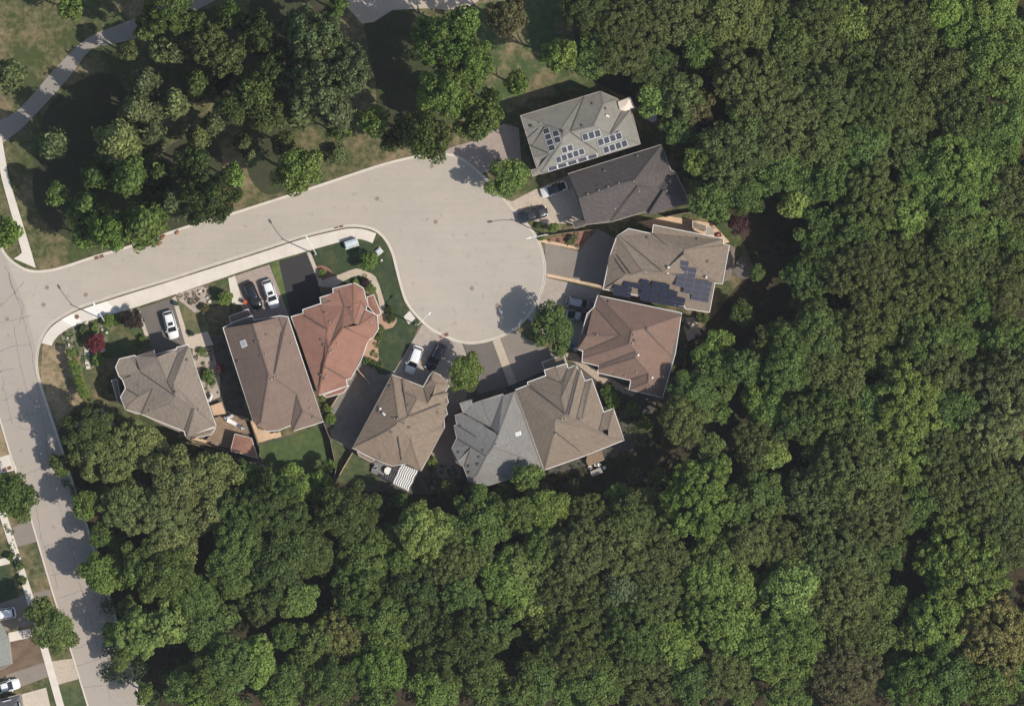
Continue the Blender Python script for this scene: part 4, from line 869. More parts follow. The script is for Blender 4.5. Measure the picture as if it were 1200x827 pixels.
# House H (with black solar arrays)
cells_e = [(i, j) for i, j in [(1, 0), (0, 1), (1, 1), (2, 1), (1, 2), (2, 2), (0, 2), (1, 3), (2, 3), (3, 3), (2, 4), (3, 4), (4, 3), (4, 4), (2, 5), (3, 5), (4, 5)]]
house("brown-grey house on the east side with two black solar arrays on its roof", 620, 240, 3.446,
  [(355, 128), (402, 97), (498, 118), (503, 82), (785, 138), (783, 160), (808, 165), (780, 318), (750, 315), (728, 433), (632, 418), (625, 398), (300, 340), (328, 205), (350, 130)][:-1],
  [([(355, 128), (503, 82), (785, 138), (808, 165), (775, 318), (728, 433), (300, 340), (328, 205)], ()),
   (rect((312, 270), (348, 130), 150), ()), (rect((402, 97), (498, 118), 130), ()), (rect((632, 415), (728, 433), 260)[::-1] if False else rect((728, 433), (632, 415), 200), ())],
  SH_K, BRICK, street=(640, 300), vents=[(478, 133), (630, 165), (680, 140), (720, 228)], wvents=[(715, 292), (562, 252), (560, 275)], pvents=[(705, 412), (470, 270)],
  solar=[((592, 372), (72, 13), (-9, 42), [(1, -1), (0, 0), (1, 0), (2, 0), (0, 1), (1, 1), (2, 1), (1, 2), (2, 2), (3, 2), (4, 2), (1, 3), (2, 3), (3, 3), (4, 3), (2, 4), (3, 4), (4, 4), (3, 5), (4, 5)], PANEL_H, 0.14, PFRAME_M),
         ((140, 540), (72, 14), (-9, 42), [(0, 0), (1, 0), (3, 0), (4, 0), (5, 0), (6, 0), (1, -1), (2, -1), (3, -1), (4, -1), (5, -1), (6, -1), (2.7, -2), (4, -2), (5, -2), (0, 1), (1, 1), (3, 1), (4, 1), (5, 1), (6, 1), (7, 1), (7, 0)], PANEL, 0.16, PFRAME_D)], gw=0.09, facets=FH, fz=(700, 255, 6.894))
# House I (charcoal)
house("charcoal shingled house between the roof with pale solar panels and the turning circle", 580, 90, 4.133,
  [(357, 470), (805, 330), (852, 452), (872, 462), (942, 607), (745, 668), (738, 650), (562, 702), (440, 715)],
  [([(357, 470), (805, 330), (852, 452), (942, 607), (562, 702), (440, 715)], ()),
   (rect((942, 607), (745, 668), 180), ()), (rect((740, 652), (562, 702), 240), ())],
  SH_D, BRICK, eave=5.7, street=(600, 260), vents=[(530, 455), (690, 383)], pvents=[(450, 567), (600, 515), (672, 508), (697, 555), (582, 638), (832, 552), (503, 550), (548, 533)], gutter=TANG, gw=0.09,
  low=[([(372, 700), (440, 678), (446, 716), (388, 735)], 3.1, 0)], facets=FI, fz=(660, 165, 7.516))
# House J (top, pale solar)
house("topmost house, grey roof with white-framed solar panels and a pale canopy", 580, 90, 4.133,
  [(125, 190), (510, 72), (592, 108), (605, 165), (662, 170), (703, 325), (225, 470), (205, 445), (170, 335)],
  [([(125, 190), (510, 72), (592, 108), (662, 170), (703, 325), (225, 470)], ()),
   (rect((205, 445), (148, 255), 190), ()), (rect((703, 325), (560, 368), 150)[:4], ())],
  SH_GG, BRICK, street=(580, 210), vents=[(180, 240), (270, 155), (475, 132), (290, 205), (535, 155), (425, 238), (330, 265)], pvents=[(220, 225), (315, 245)], wvents=[(548, 192), (540, 188)], gutter=TANG, gw=0.09,
  solar=[((217, 372), (57, -18), (15, 47), [(0, 0), (0, 1), (0, 2), (0, 3)], PANEL_G, 0.16), ((297, 388), (57, -15), (14, 53), [(0, 0), (0, 1)], PANEL_G, 0.16),
         ((547, 410), (52, -14.5), (18, 66), [(0, 0), (1, 0), (2, 0)], PANEL_G, 0.16), ((677, 457), (51, -17), (18, 62), [(0, 0), (1, 0), (2, 0), (3, 0)], PANEL_G, 0.16), ((725, 522), (51, -17), (17, 60), [(0, 0), (1, 0), (2, 0), (3, 0)], PANEL_G, 0.16),
         ((373, 526), (49, -17), (17, 55), [(0, 0), (1, 0)], PANEL_G, 0.16), ((325, 607), (48.5, -16.5), (16, 56), [(0, 0), (1, 0), (2, 0), (3, 0), (4, 0)], PANEL_G, 0.16),
         ((340, 671), (85, -25), (11, 36), [(0, 0), (1, 0), (2, 0), (3, 0), (-.95, 0)], PANEL_G, 0.16)],
  low=[([(175, 452), (222, 440), (228, 466), (182, 484)], 3.1, 0)], facets=FJ, fz=(605, 100, 7.193))
# west-edge houses, mostly outside the picture
house("grey roofed house cut off by the left edge, above the brown front bed", 0, 580, 3.35,
  [(-120, 520), (-10, 478), (5, 560), (35, 560), (47, 658), (-15, 690), (-80, 700)], [([(-120, 520), (-10, 478), (35, 560), (47, 658), (-80, 700)], ())],
  shingle("green_grey_shingles", (0.23, 0.24, 0.21), (0.28, 0.28, 0.25), 0.1), SIDING, street=(60, 750), gutter=TANG)
house("dark roofed house cut off by the bottom left corner", 0, 580, 3.35,
  [(-120, 850), (-20, 808), (78, 782), (98, 870), (-60, 920)], [([(-120, 850), (78, 782), (98, 870), (-60, 920)], ())],
  shingle("dark_grey_shingles", (0.13, 0.13, 0.135), (0.16, 0.16, 0.16), 0.1), SIDING, street=(80, 790), gutter=TANG, eave=4)
# small roofed gazebo shed on the deck
def small_hip(name, label, cat, pts, ez, mat, pitch=0.3, posts=True, group=None):
    w = [(p.x, p.y) for p in PP(pts, ez)]; cx = sum(p[0] for p in w) / len(w); cy = sum(p[1] for p in w) / len(w); org = (cx, cy, 0)
    e = empty(name, org, 0, label, cat, group); R = Roof(); R.piece(w, ez, pitch); R.mesh("roof", mat, e, org)
    if sum(w[i][0] * w[(i + 1) % len(w)][1] - w[(i + 1) % len(w)][0] * w[i][1] for i in range(len(w))) < 0: w = w[::-1]
    g = MB(org)
    for k in range(len(w)): p, q = w[k], w[(k + 1) % len(w)]; g.beam((p[0], p[1], ez - 0.04), (q[0], q[1], ez - 0.04 + 0.0005 * k), 0.1, 0.1)
    g.build("roof_edge", STONE, e)
    for p in offs(w, 0.25): MB(org).box((p[0], p[1], ez / 2), (0.14, 0.14, ez - 0.06)).build("post", WHITE, e)
    return e
small_hip("garden_shed", "small reddish-brown roofed shed at the tip of the wooden deck", "shed", Z([(267, 402), (383, 433), (428, 570), (237, 518)], 230, 440, 5.905), 2.6, SH_O, 0.25)
#@@REST@@
# ------------------------------------------------------------------ cars
def loft(m, secs):
    k = len(secs[0][1]); vs = []
    for x, ring in secs: vs += [(x, y, z) for y, z in ring]
    fs = []
    for i in range(len(secs) - 1):
        for j in range(k): fs.append((i * k + j, i * k + (j + 1) % k, (i + 1) * k + (j + 1) % k, (i + 1) * k + j))
    fs += [tuple(range(k))[::-1], tuple((len(secs) - 1) * k + j for j in range(k))]
    m.add(vs, fs)
def car(px, py, ang, body, label, L=4.7, Wd=1.86, suv=True, sunroof=False, rails=False, roofmat=None, z=0.05, pickup=False):
    w = P(px, py, 0.8); e = empty("parked_car", (w.x, w.y, z), ang, label, "car", "cars parked on the driveways")
    h = L / 2; hw = Wd / 2; bh = 1.02 if suv else 0.93
    def ring(w_, h_, lo=0.3): return [(-w_ * .96, lo), (-w_, 0.55), (-w_ * .985, h_ - .14), (-w_ * .9, h_ - .02), (-w_ * .45, h_ + .03), (w_ * .45, h_ + .03), (w_ * .9, h_ - .02), (w_ * .985, h_ - .14), (w_, 0.55), (w_ * .96, lo)]
    back = 0.9 if suv else 0.88
    st = [(-h, .70, .72), (-h + .06, .84, .88), (-h + .22, .93, back), (-h + .7, .98, bh), (-.6, 1.0, bh), (.5, 1.0, bh - .02), (h - 1.2, .99, bh - .05), (h - .6, .95, bh - .13), (h - .22, .85, bh - .24), (h - .05, .68, bh - .38), (h, .52, .55)]
    b = MB(); loft(b, [(x, ring(hw * a, max(c, .62), .3 if abs(x) < h - .3 else .38)) for x, a, c in st]); bo = b.build("body", body, e, smooth=True)
    top = 1.62 if suv else 1.43; xr0 = -h + (0.32 if suv else 1.0); xr1 = -h + (0.62 if suv else 1.55); xf1 = 0.35 if suv else 0.25; xf0 = 1.15 if suv else 1.1
    if pickup: xr0, xr1 = -0.75, -0.6
    wb, wt = hw * .93, hw * .74
    g = MB(); g.add([(xr0, -wb, bh - .04), (xf0, -wb * .9, bh - .04), (xf0, wb * .9, bh - .04), (xr0, wb, bh - .04), (xr1, -wt, top - .03), (xf1, -wt, top - .03), (xf1, wt, top - .03), (xr1, wt, top - .03)],
                    [(3, 2, 1, 0), (4, 5, 6, 7), (0, 1, 5, 4), (2, 3, 7, 6), (3, 0, 4, 7)]); g.build("side_windows", GLASS, e)
    g = MB(); g.add([(xf0 + .02, -wb * .84, bh - .03), (xf0 + .02, wb * .84, bh - .03), (xf1 + .02, wt * .93, top - .04), (xf1 + .02, -wt * .93, top - .04)], [(0, 1, 2, 3)])
    g.add([(xf0 - .03, -wb * .84, bh - .03), (xf0 - .03, wb * .84, bh - .03), (xf1 - .03, wt * .93, top - .04), (xf1 - .03, -wt * .93, top - .04)], [(3, 2, 1, 0)]); g.build("windshield", GLASS, e)
    r = MB(); secs = []
    for x, a in ((xr1 - .05, .86), (xr1 + .15, .97), ((xr1 + xf1) / 2, 1.0), (xf1 - .12, .97), (xf1 + .06, .88)):
        ww = wt * a; secs.append((x, [(-ww, top - .05), (-ww * .9, top), (-ww * .4, top + .03), (ww * .4, top + .03), (ww * .9, top), (ww, top - .05)]))
    loft(r, secs); ro = r.build("car_roof", roofmat or body, e, smooth=True)
    pl = MB()
    for s in (-1, 1):
        pl.beam((xf0 - .02, s * wb * .88, bh - .03), (xf1, s * wt * .99, top - .03), .09, .07); pl.beam((xr0, s * wb * .98, bh - .04), (xr1, s * wt, top - .04), .12, .1)
        pl.beam((-.25, s * wb * .975, bh - .03), (-.3, s * wt * 1.005, top - .04), .07, .06)
    pl.build("window_pillars", body, e, kind="stuff")
    if sunroof: q = MB(); q.box((-.35 + .2, 0, top + .035), (.55, wt * 1.2, .02)); q.build("sunroof", GLASS, ro)
    if rails:
        for s in (-1, 1): q = MB(); q.tube([(xr1 + .1, s * wt * .85, top + .08), (xf1 - .2, s * wt * .85, top + .08)], .025, 6); q.build("roof_rail", METAL, ro)
    q = MB(); q.add([(-h + .23, -.6, back - .01), (-h + .23, .6, back - .01), (xr1 - .1, .5, top - .08), (xr1 - .1, -.5, top - .08)], [(3, 2, 1, 0)])
    if not pickup: q.build("rear_window", GLASS, e)
    else: MB().box((-1.5, 0, bh + .06), (1.35, hw * 1.55, .02)).build("bed_liner", DARKMETAL, e)
    for sx in (-1, 1):
        for s in (-1, 1):
            wx = sx * L * .3; ww = MB(); ww.tube([(wx, s * (hw - .2), .33), (wx, s * (hw + .012), .33)], .33, 16); wo = ww.build("wheel", simple("tyre", (.02, .02, .02), .9), e)
            rr = MB(); rr.tube([(wx, s * (hw - .05), .33), (wx, s * (hw + .02), .33)], .2, 10); rr.build("rim", METAL, wo)
    for s in (-1, 1):
        MB().box((h - .17, s * hw * .66, .66), (.2, .34, .12)).build("headlight", simple("lamp_glass", (.7, .7, .68), .2), e)
        MB().box((-h + .08, s * hw * .74, .78), (.1, .26, .2)).build("tail_light", simple("red_lens", (.3, .01, .01), .3), e)
        MB().box((xf0 - .25, s * (hw + .08), bh + .02), (.16, .2, .14)).build("wing_mirror", body, e)
    return e
def hd(x0, y0, x1, y1): return math.atan2(-(y1 - y0), x1 - x0)
CW = paint("white_car_paint", (.80, .80, .78)); CBK = paint("black_car_paint", (.012, .013, .015)); CS = paint("silver_car_paint", (.30, .31, .31), .3, .5); CDG = paint("dark_grey_car_paint", (.035, .037, .042), .3, .3); CWD = paint("warm_white_paint", (.72, .70, .66))
car(200, 380.5, hd(545, 150, 578, 268), CW, "white car with small sunroof on the leftmost street driveway", sunroof=True)
car(317, 344.5, hd(245, 235, 285, 355), CW, "white car beside the black one on the paver driveway", 4.9, 1.9, True, sunroof=True)
car(296.5, 347, hd(172, 250, 215, 350), CBK, "black car beside a white car on the paver driveway", 4.7)
car(485, 421.5, hd(465, 112, 418, 240), CW, "white boxy car parked next to a black car south of the turning circle", 4.8, 1.88, rails=False)
car(510.5, 418, hd(562, 95, 500, 205), CBK, "black car with roof rails next to a white car south of the turning circle", 4.8, 1.88, rails=True)
car(649.5, 221.5, hd(340, 530, 230, 570), CWD, "white car with black roof on the tan driveway in the house shadow", 4.5, 1.85, False, roofmat=CBK)
car(624.5, 251.5, hd(105, 690, 245, 650), CDG, "dark grey pickup at the kerb right of the turning circle", 5.0, 1.9, False, z=0.06, pickup=False)
car(679, 355, hd(155, 385, 250, 402), CS, "upper silver car of the pair in front of the pinkish-brown roof", 4.6, 1.84, True)
car(678.5, 370.5, hd(160, 450, 235, 468), CS, "lower silver car of the pair in front of the pinkish-brown roof", 4.5, 1.84, False)
car(2, 719.5, hd(40, 470, -20, 480), CW, "white car cut off by the left edge above the small walk", 4.7)
car(7, 804, hd(-5, 806, 21, 799), CW, "white car near the bottom left corner of the photo", 4.7, 1.85, False)

# ------------------------------------------------------------------ vegetation
def quads(c, nrm, size, rng, elong=None):
    """leaf-sized quads: centres c, normals nrm -> verts, faces"""
    n = len(c); r = rng.normal(size=(n, 3))
    if elong is not None: r = elong + 0.25 * r
    t = np.cross(nrm, r); t /= np.linalg.norm(t, axis=1, keepdims=True) + 1e-9
    b = np.cross(nrm, t); s = size * rng.uniform(.65, 1.3, (n, 1)); la = 1.0 if elong is None else 2.0
    v = np.stack([c - t * s * .5, c - b * s * .62 * la, c + t * s * .5, c + b * s * .62 * la], 1)
    return v
def leafmesh(name, v, tone, hue):
    n = len(v); me = bpy.data.meshes.new(name)
    me.vertices.add(n * 4); me.vertices.foreach_set("co", v.reshape(-1).astype(np.float32))
    me.loops.add(n * 4); me.loops.foreach_set("vertex_index", np.arange(n * 4, dtype=np.int32))
    me.polygons.add(n); me.polygons.foreach_set("loop_start", np.arange(0, n * 4, 4, dtype=np.int32)); me.polygons.foreach_set("loop_total", np.full(n, 4, np.int32))
    a = me.attributes.new("tone", 'FLOAT_COLOR', 'POINT'); col = np.ones((n, 4, 4), np.float32)
    col[:, :, 0] = np.clip(tone, 0, 1)[:, None]; col[:, :, 1] = np.clip(hue, 0, 1)[:, None]; col[:, :, 2] = 0.5
    a.data.foreach_set("color", col.reshape(-1)); me.materials.append(LEAF); me.update(calc_edges=True); return me
def crown_mesh(name, R, lobe, leaf, seed, flat=0.62, dens=1.9, rough=0.22, conic=0.0):
    """crown radius R centred on the origin: lobes spread over an uneven dome, each a shell of leaf faces"""
    rng = np.random.default_rng(seed); vs = []; tn = []; hu = []
    K = max(10, int(2.5 * R * R / lobe ** 2)); pa = rng.uniform(0, 6.28, 5); aa = rng.uniform(.4, 1, 5)
    def edge(t): return 1 + rough * sum(aa[k] * math.sin((k + 2) * t + pa[k]) for k in range(5)) / 2.2
    C = []
    for i in range(K):
        u = (i + .5) / K; cz = 1 - u * 1.25; th = i * 2.39996 + rng.normal() * .25
        sr = math.sqrt(max(0, 1 - cz * cz)); rr = (R - lobe * .55) * edge(th) * rng.uniform(.80, 1.06)
        if conic: z = R * flat * (1 - sr) * 2 * conic + R * flat * cz * (1 - conic)
        else: z = R * flat * cz * rng.uniform(.85, 1.12)
        C.append((rr * sr * math.cos(th), rr * sr * math.sin(th), z))
    for i in range(K // 4):                                # inner lobes close the crown below the gaps
        th = rng.uniform(0, 6.28); q = math.sqrt(rng.uniform(0, .6)); C.append((R * q * math.cos(th), R * q * math.sin(th), R * flat * rng.uniform(-.2, .25)))
    for (x, y, z) in C:
        lr = lobe * rng.uniform(.6, 1.25); n = int(4 * math.pi * lr * lr * .7 * dens / (leaf * leaf))
        d = rng.normal(size=(n, 3)); d /= np.linalg.norm(d, axis=1, keepdims=True); d[:, 2] = np.where(d[:, 2] < -.35, -d[:, 2], d[:, 2])
        rad = lr * rng.uniform(.72, 1.1, (n, 1)); c = np.array([x, y, z]) + d * rad * np.array([1, 1, .8])
        nr = d + rng.normal(size=(n, 3)) * .7 + np.array([0, 0, .25]); nr /= np.linalg.norm(nr, axis=1, keepdims=True)
        vs.append(quads(c, nr, leaf, rng)); lt = rng.uniform(.32, .68); tn.append(np.clip(lt + rng.normal(size=n) * .22, 0, 1)); hu.append(np.clip(rng.uniform(.3, .7) + rng.normal(size=n) * .15, 0, 1))
    return leafmesh(name, np.concatenate(vs), np.concatenate(tn), np.concatenate(hu))
def feathery_mesh(name, R, leaf, seed, height=1.5):
    """conifer-like crown: drooping sprays along radial limbs, narrowing upward"""
    rng = np.random.default_rng(seed); vs = []; tn = []; hu = []
    for t in range(9):
        f = t / 8; zr = R * height * (f - .45); rr = R * (1 - f) ** .75 * 1.0 + .15; nb = int(5 + 9 * (1 - f)); ph = rng.uniform(0, 6)
        for k in range(nb):
            th = ph + 6.283 * k / nb + rng.normal() * .15; L = rr * rng.uniform(.7, 1.12); lt = rng.uniform(.25, .75)
            n = int(L * 55 / max(.2, leaf / .3)); s = rng.uniform(.12, 1, n); wd = (.30 * R / 3 + .18) * (1.15 - s * .6)
            off = rng.normal(size=(n, 3)) * np.stack([wd, wd, wd * .45], 1)
            c = np.stack([np.cos(th) * L * s, np.sin(th) * L * s, zr + .25 * s - .5 * L * .5 * s * s], 1) + off
            nr = rng.normal(size=(n, 3)) * .5 + np.array([0, 0, .9]); nr /= np.linalg.norm(nr, axis=1, keepdims=True)
            el = np.tile(np.array([-math.sin(th), math.cos(th), .0]), (n, 1)) + rng.normal(size=(n, 3)) * .35
            vs.append(quads(c, nr, leaf * .8, rng, el)); tn.append(np.clip(lt + rng.normal(size=n) * .15, 0, 1)); hu.append(np.clip(.5 + rng.normal(size=n) * .2, 0, 1))
    return leafmesh(name, np.concatenate(vs), np.concatenate(tn), np.concatenate(hu))
BR = {}
for R in (1.0, 2.0, 3.2, 4.6, 6.2):
    for k in range(3 if R > 1 else 2):
        BR[("c", R, k)] = crown_mesh("crown", R, min(.86, .30 * R + .10) * (1.0, .72, 1.15)[k], .285 if R > 1.5 else .18, 100 + int(R * 10) + k, flat=(.62, .7, .55)[k], rough=(.22, .3, .25)[k])
    if R > 1: 
        for k in range(2): BR[("f", R, k)] = crown_mesh("crown", R, min(.56, .28 * R), .23, 200 + int(R * 10) + k, flat=.6, dens=1.35, rough=.2)
for R in (2.0, 3.2, 4.6):
    for k in range(2): BR[("n", R, k)] = feathery_mesh("crown", R, .34, 300 + int(R * 10) + k)
def trunk_mesh(seed):
    r = random.Random(seed); m = MB(); m.tube([(0, 0, 0), (.02, .03, .35), (.05, -.02, .62), (0, .04, .85)], [.045, .032, .026, .012], 7)
    for k in range(6):
        th = k * 1.05 + r.uniform(-.3, .3); z = .42 + .06 * k; L = r.uniform(.22, .34)
        m.tube([(.03, 0, z), (L * .5 * math.cos(th), L * .5 * math.sin(th), z + .12), (L * math.cos(th), L * math.sin(th), z + .2)], [.018, .012, .005], 5)
    me = bpy.data.meshes.new("trunk"); me.from_pydata([tuple(v) for v in m.v], [], m.f); me.materials.append(BARK); me.update(); return me
TRK = [trunk_mesh(k) for k in range(3)]
TONE = {'d': ((.060, .092, .024), "dark green"), 'm': ((.088, .138, .034), "mid green"), 'b': ((.124, .196, .042), "bright green"), 'y': ((.158, .232, .056), "pale yellow-green"),
        'o': ((.098, .130, .038), "olive green"), 'g': ((.105, .140, .056), "grey-green"), 'w': ((.150, .190, .064), "pale olive"), 'r': ((.120, .112, .045), "brownish"), 't': ((.165, .175, .055), "yellow-flecked"),
        'p': ((.050, .030, .034), "dark purple"), 'x': ((.125, .030, .038), "crimson")}
used = set()
def tree(px, py, r, tone, name="forest_tree", where="in the woodland", style=None, hgt=None, group=None, label=None, cat="tree", dz=0.0):
    R = r * S * (1.2 if name == "forest_tree" and r > 17 else 1.0); keys = sorted({k[1] for k in BR if k[0] == (style or 'c')}); base = min(keys, key=lambda q: abs(q - R)); sc = R / base
    st = style or ('c' if tone not in 'oOtr' or random.random() < .35 else 'f')
    if (st, base, 0) not in BR: base = min(sorted({k[1] for k in BR if k[0] == st}), key=lambda q: abs(q - R)); sc = R / base
    ks = [k for k in BR if k[0] == st and k[1] == base]; me = BR[random.choice(ks)]
    h = hgt or (7.2 + 0.95 * R + random.uniform(-1.6, 1.6) - (2.5 if r < 15 else 0) - (1 if name == 'forest_tree' and px < 190 else 0)); cz = h - R * .5 if st != 'n' else h * .55
    if st == 'n' and not hgt: h = 4.5 + 1.9 * R; cz = h - R * .8
    zs = min(2.1, max(1.0, .45 * h / (.62 * R))) if name == "park_tree" else 1.0
    if zs > 1: cz = h - .62 * R * zs
    c, wd_ = TONE[tone]; w = P(px, py, cz + .2 * R)
    if label is None and name == "forest_tree": label = FLAB[(px, py, r)]
    if label is None:
        size = "small" if r < 15 else "medium" if r < 24 else "broad" if r < 34 else "very broad"
        X, Y = round(px / 12, 0), round(py / 8.27, 0); lab = None
        for dx, dy in ((0, 0), (1, 0), (0, 1), (-1, 0), (0, -1), (1, 1)):
            lab = "%s %s tree %s, %s" % (size, wd_, where, PLAB[(px, py, r)])
            if lab not in used: break
        label = lab
    used.add(label)
    e = empty(name, (w.x, w.y, dz), random.uniform(0, 6.28), label, cat, group)
    t = bpy.data.objects.new("trunk", random.choice(TRK)); COL.objects.link(t); t.parent = e; tw = min(h, 2.0 * R + 3) * .75; t.scale = (tw, tw, max(.6, cz + .3))
    k = bpy.data.objects.new("crown", me); COL.objects.link(k); k.parent = e; k.location = (0, 0, cz)
    k.rotation_euler = (random.uniform(-.08, .08), random.uniform(-.08, .08), 0); k.scale = (sc * random.uniform(.95, 1.06), sc * random.uniform(.95, 1.06), sc * zs * random.uniform(.9, 1.15))
    j = random.uniform(.86, 1.14); j *= 1.25 if name == 'park_tree' else 1.12; k.color = (c[0] * 1.06 * j * random.uniform(.92, 1.08), c[1] * j, c[2] * j * random.uniform(.9, 1.1), 1)
    return e
def parse(s):
    out = []
    for q in s.split():
        a = q.split(","); out.append((float(a[0]), float(a[1]), float(a[2]), a[3]))
    return out
FT = parse("""735,8,26,o 735,42,34,o 700,55,18,m 700,64,22,m 722,72,14,m 762,72,25,d 772,113,20,y 800,112,22,o 815,124,20,r 795,148,18,m 792,12,32,o 850,15,32,o 882,32,24,o 825,48,22,m 855,72,20,o 878,98,34,o 858,178,32,o
818,188,17,b 838,184,16,o 885,150,28,m 690,10,24,d 910,18,20,o 925,46,22,m 960,15,24,o 998,26,22,y 1035,25,24,o 1075,28,25,o 1105,10,20,b 1118,44,16,b 1158,22,34,y 1176,66,42,b 1100,90,32,o 1055,62,30,o 1000,72,28,o 962,60,25,o 915,92,30,o 975,112,33,o 925,142,38,o 1030,112,34,o
1072,132,28,o 1130,132,30,o 1148,150,22,m 1188,142,24,y 1012,170,28,m 962,165,26,o 1062,168,28,o 1120,196,32,b 1165,187,26,m 912,192,32,m 1080,204,24,b 945,215,22,m 930,240,16,y 977,212,25,m 1022,232,33,o 1060,252,22,y 1090,224,26,b 1137,220,34,b 1180,230,30,o 1166,262,22,b 1122,262,30,m 1000,272,33,m 962,265,20,m
947,325,24,m 972,300,26,m 1010,320,34,o 1060,298,27,o 1100,328,36,o 1140,310,25,o 1185,288,28,m 1052,360,34,o 1012,385,28,o 1142,350,25,m 1185,330,30,o 962,388,28,m 930,402,25,m 1085,398,28,m 1122,402,24,m 1180,402,28,b 920,432,24,m 965,430,27,o 992,447,20,o 935,462,20,o 1012,420,18,m 1050,425,22,m 1100,430,28,o 1065,473,36,y 1140,442,25,o
1182,442,36,g 1102,482,24,m 1127,482,22,m 1180,500,34,w 1020,478,22,m 975,482,27,m 937,492,24,m 1055,530,35,y 1105,522,26,o 1142,522,26,o 1000,552,42,o 958,528,16,d 950,582,28,o 1022,602,38,o 1090,582,27,m 1070,602,20,m 1115,566,27,o 1162,572,28,o 1130,612,25,m 1186,602,28,o 905,482,18,b 908,532,16,y 1160,545,12,r 920,642,28,o 930,692,32,y 980,652,36,o
1030,640,26,m 1127,665,44,b 1182,640,28,o 985,702,38,o 1040,702,20,m 1056,704,9,t 930,752,36,b 1000,742,30,o 1028,746,18,m 1100,728,30,y 1072,745,20,m 1166,748,38,t 990,790,34,r 1018,785,13,y 925,815,20,m 1050,790,22,m 1072,802,28,m 1112,792,32,m 1160,802,28,m 1192,782,20,b 1133,720,22,b 610,666,28,y 640,642,24,m 628,700,20,y 618,746,14,m
680,645,28,o 730,640,30,o 770,652,30,o 731,695,19,g 662,690,30,o 692,716,34,o 642,735,22,o 770,700,24,o 740,746,34,m 676,765,34,o 640,792,28,m 700,797,28,m 750,785,36,o 790,742,20,b 845,650,28,m 880,635,24,o 828,680,26,y 868,690,20,y 835,722,34,y 865,735,22,y 788,760,20,b 810,795,24,m 850,792,24,o 872,812,16,m 878,667,10,r 880,710,16,o 898,692,18,y 897,758,30,b
825,417,15,y 842,435,20,m 870,430,20,m 815,462,24,m 800,492,24,o 838,482,16,m 832,522,16,m 895,470,20,b 890,522,25,o 818,585,38,b 860,600,18,m 757,592,18,o 725,580,14,y 640,597,20,b 627,585,13,b 610,602,18,m 690,606,24,o 740,612,24,o 890,580,26,m 775,614,18,m 835,236,20,m 868,226,20,m 824,213,13,m 887,320,9,m 870,367,14,m 842,402,16,b 905,402,22,o
105,503,24,d 70,545,12,m 127,530,34,w 165,522,20,w 210,562,30,w 248,555,22,w 190,602,33,w 150,592,27,w 100,592,16,b 135,592,18,m 252,595,28,w 287,600,26,m 318,592,33,d 287,560,18,m 340,572,18,b 117,628,13,m 140,637,14,b 200,642,26,w 280,642,28,m 170,652,18,m 122,672,20,b 157,668,17,m 196,672,27,m 226,700,26,m 150,712,13,m 164,740,25,y 197,730,20,y 143,772,13,m 240,742,20,m 262,720,16,m
275,668,27,m 322,662,28,d 348,640,28,d 305,705,20,d 350,702,18,y 333,745,15,m 300,772,20,b 270,778,26,m 245,792,24,m 240,814,22,b 170,812,12,b 215,802,18,m 370,750,20,m 350,792,24,m 328,812,20,m 390,802,24,m 410,602,30,d 352,560,10,b 362,648,24,d 430,655,28,m 420,692,28,m 457,642,18,m 495,622,26,y 522,622,18,m 565,610,30,m 530,662,24,o 540,697,20,m 482,692,27,d 590,682,24,b 608,692,20,b
557,570,13,m 618,558,16,b 600,617,12,o 405,742,25,t 380,775,20,o 450,727,26,m 490,732,26,d 540,757,38,d 445,782,27,b 472,765,13,y 512,797,28,b 582,737,22,m 572,800,22,m 574,797,9,t 440,822,20,m 620,782,16,m 607,815,18,m 470,660,16,m 560,650,18,o 515,728,18,o 470,585,8,m 525,570,9,d""")
GAPS = [(915, 300, 26), (930, 345, 12), (905, 350, 22), (895, 270, 20), (780, 180, 14), (775, 85, 10), (830, 150, 18), (1120, 375, 20), (1148, 385, 20), (1035, 398, 14), (1090, 660, 0), (1068, 660, 16), (1190, 670, 18), (1185, 690, 20), (1045, 775, 12), (1020, 445, 14), (1035, 440, 12), (920, 540, 16), (1100, 145, 12),
        (720, 540, 60), (760, 560, 34), (700, 560, 45), (650, 560, 20), (770, 500, 18), (850, 470, 30), (850, 510, 22), (790, 545, 12), (470, 610, 22), (540, 585, 26), (500, 580, 22), (380, 580, 22), (365, 610, 24), (380, 690, 18), (385, 720, 12), (400, 640, 16), (345, 745, 14), (325, 720, 10), (260, 685, 10), (240, 650, 12), (605, 760, 22), (550, 812, 8), (615, 640, 12), (870, 780, 0), (835, 805, 22), (825, 790, 14), (865, 760, 12), (775, 725, 10), (175, 690, 12), (80, 560, 20), (215, 500, 28), (235, 525, 22), (890, 250, 20), (860, 310, 40), (850, 350, 30), (1015, 55, 0), (830, 380, 20), (780, 440, 25), (1160, 700, 10)]
rf = random.Random(21); trees = list(FT)
for it in range(9000):
    if len(trees) > 322: break
    x = rf.uniform(90, 1235); y = rf.uniform(-25, 860); r = rf.uniform(11, 22)
    if not inpoly(x, y, FOREST) or not inpoly(x - 8, y + 4, FOREST): continue
    if any((x - a) ** 2 + (y - b) ** 2 < (r * .9 + c) ** 2 for a, b, c in GAPS if c): continue
    if any((x - a) ** 2 + (y - b) ** 2 < (.78 * (r + c)) ** 2 for a, b, c, d in trees): continue
    trees.append((x, y, r, rf.choice("dmmoob")))
ORD = "first second third fourth fifth sixth seventh eighth ninth tenth eleventh twelfth thirteenth fourteenth fifteenth sixteenth seventeenth eighteenth nineteenth twentieth twenty-first twenty-second twenty-third twenty-fourth twenty-fifth twenty-sixth twenty-seventh twenty-eighth twenty-ninth thirtieth thirty-first thirty-second".split()
FLAB = {}; PLAB = {}
def size_word(r): return "small" if r < 15 else "medium" if r < 24 else "broad" if r < 34 else "very broad"
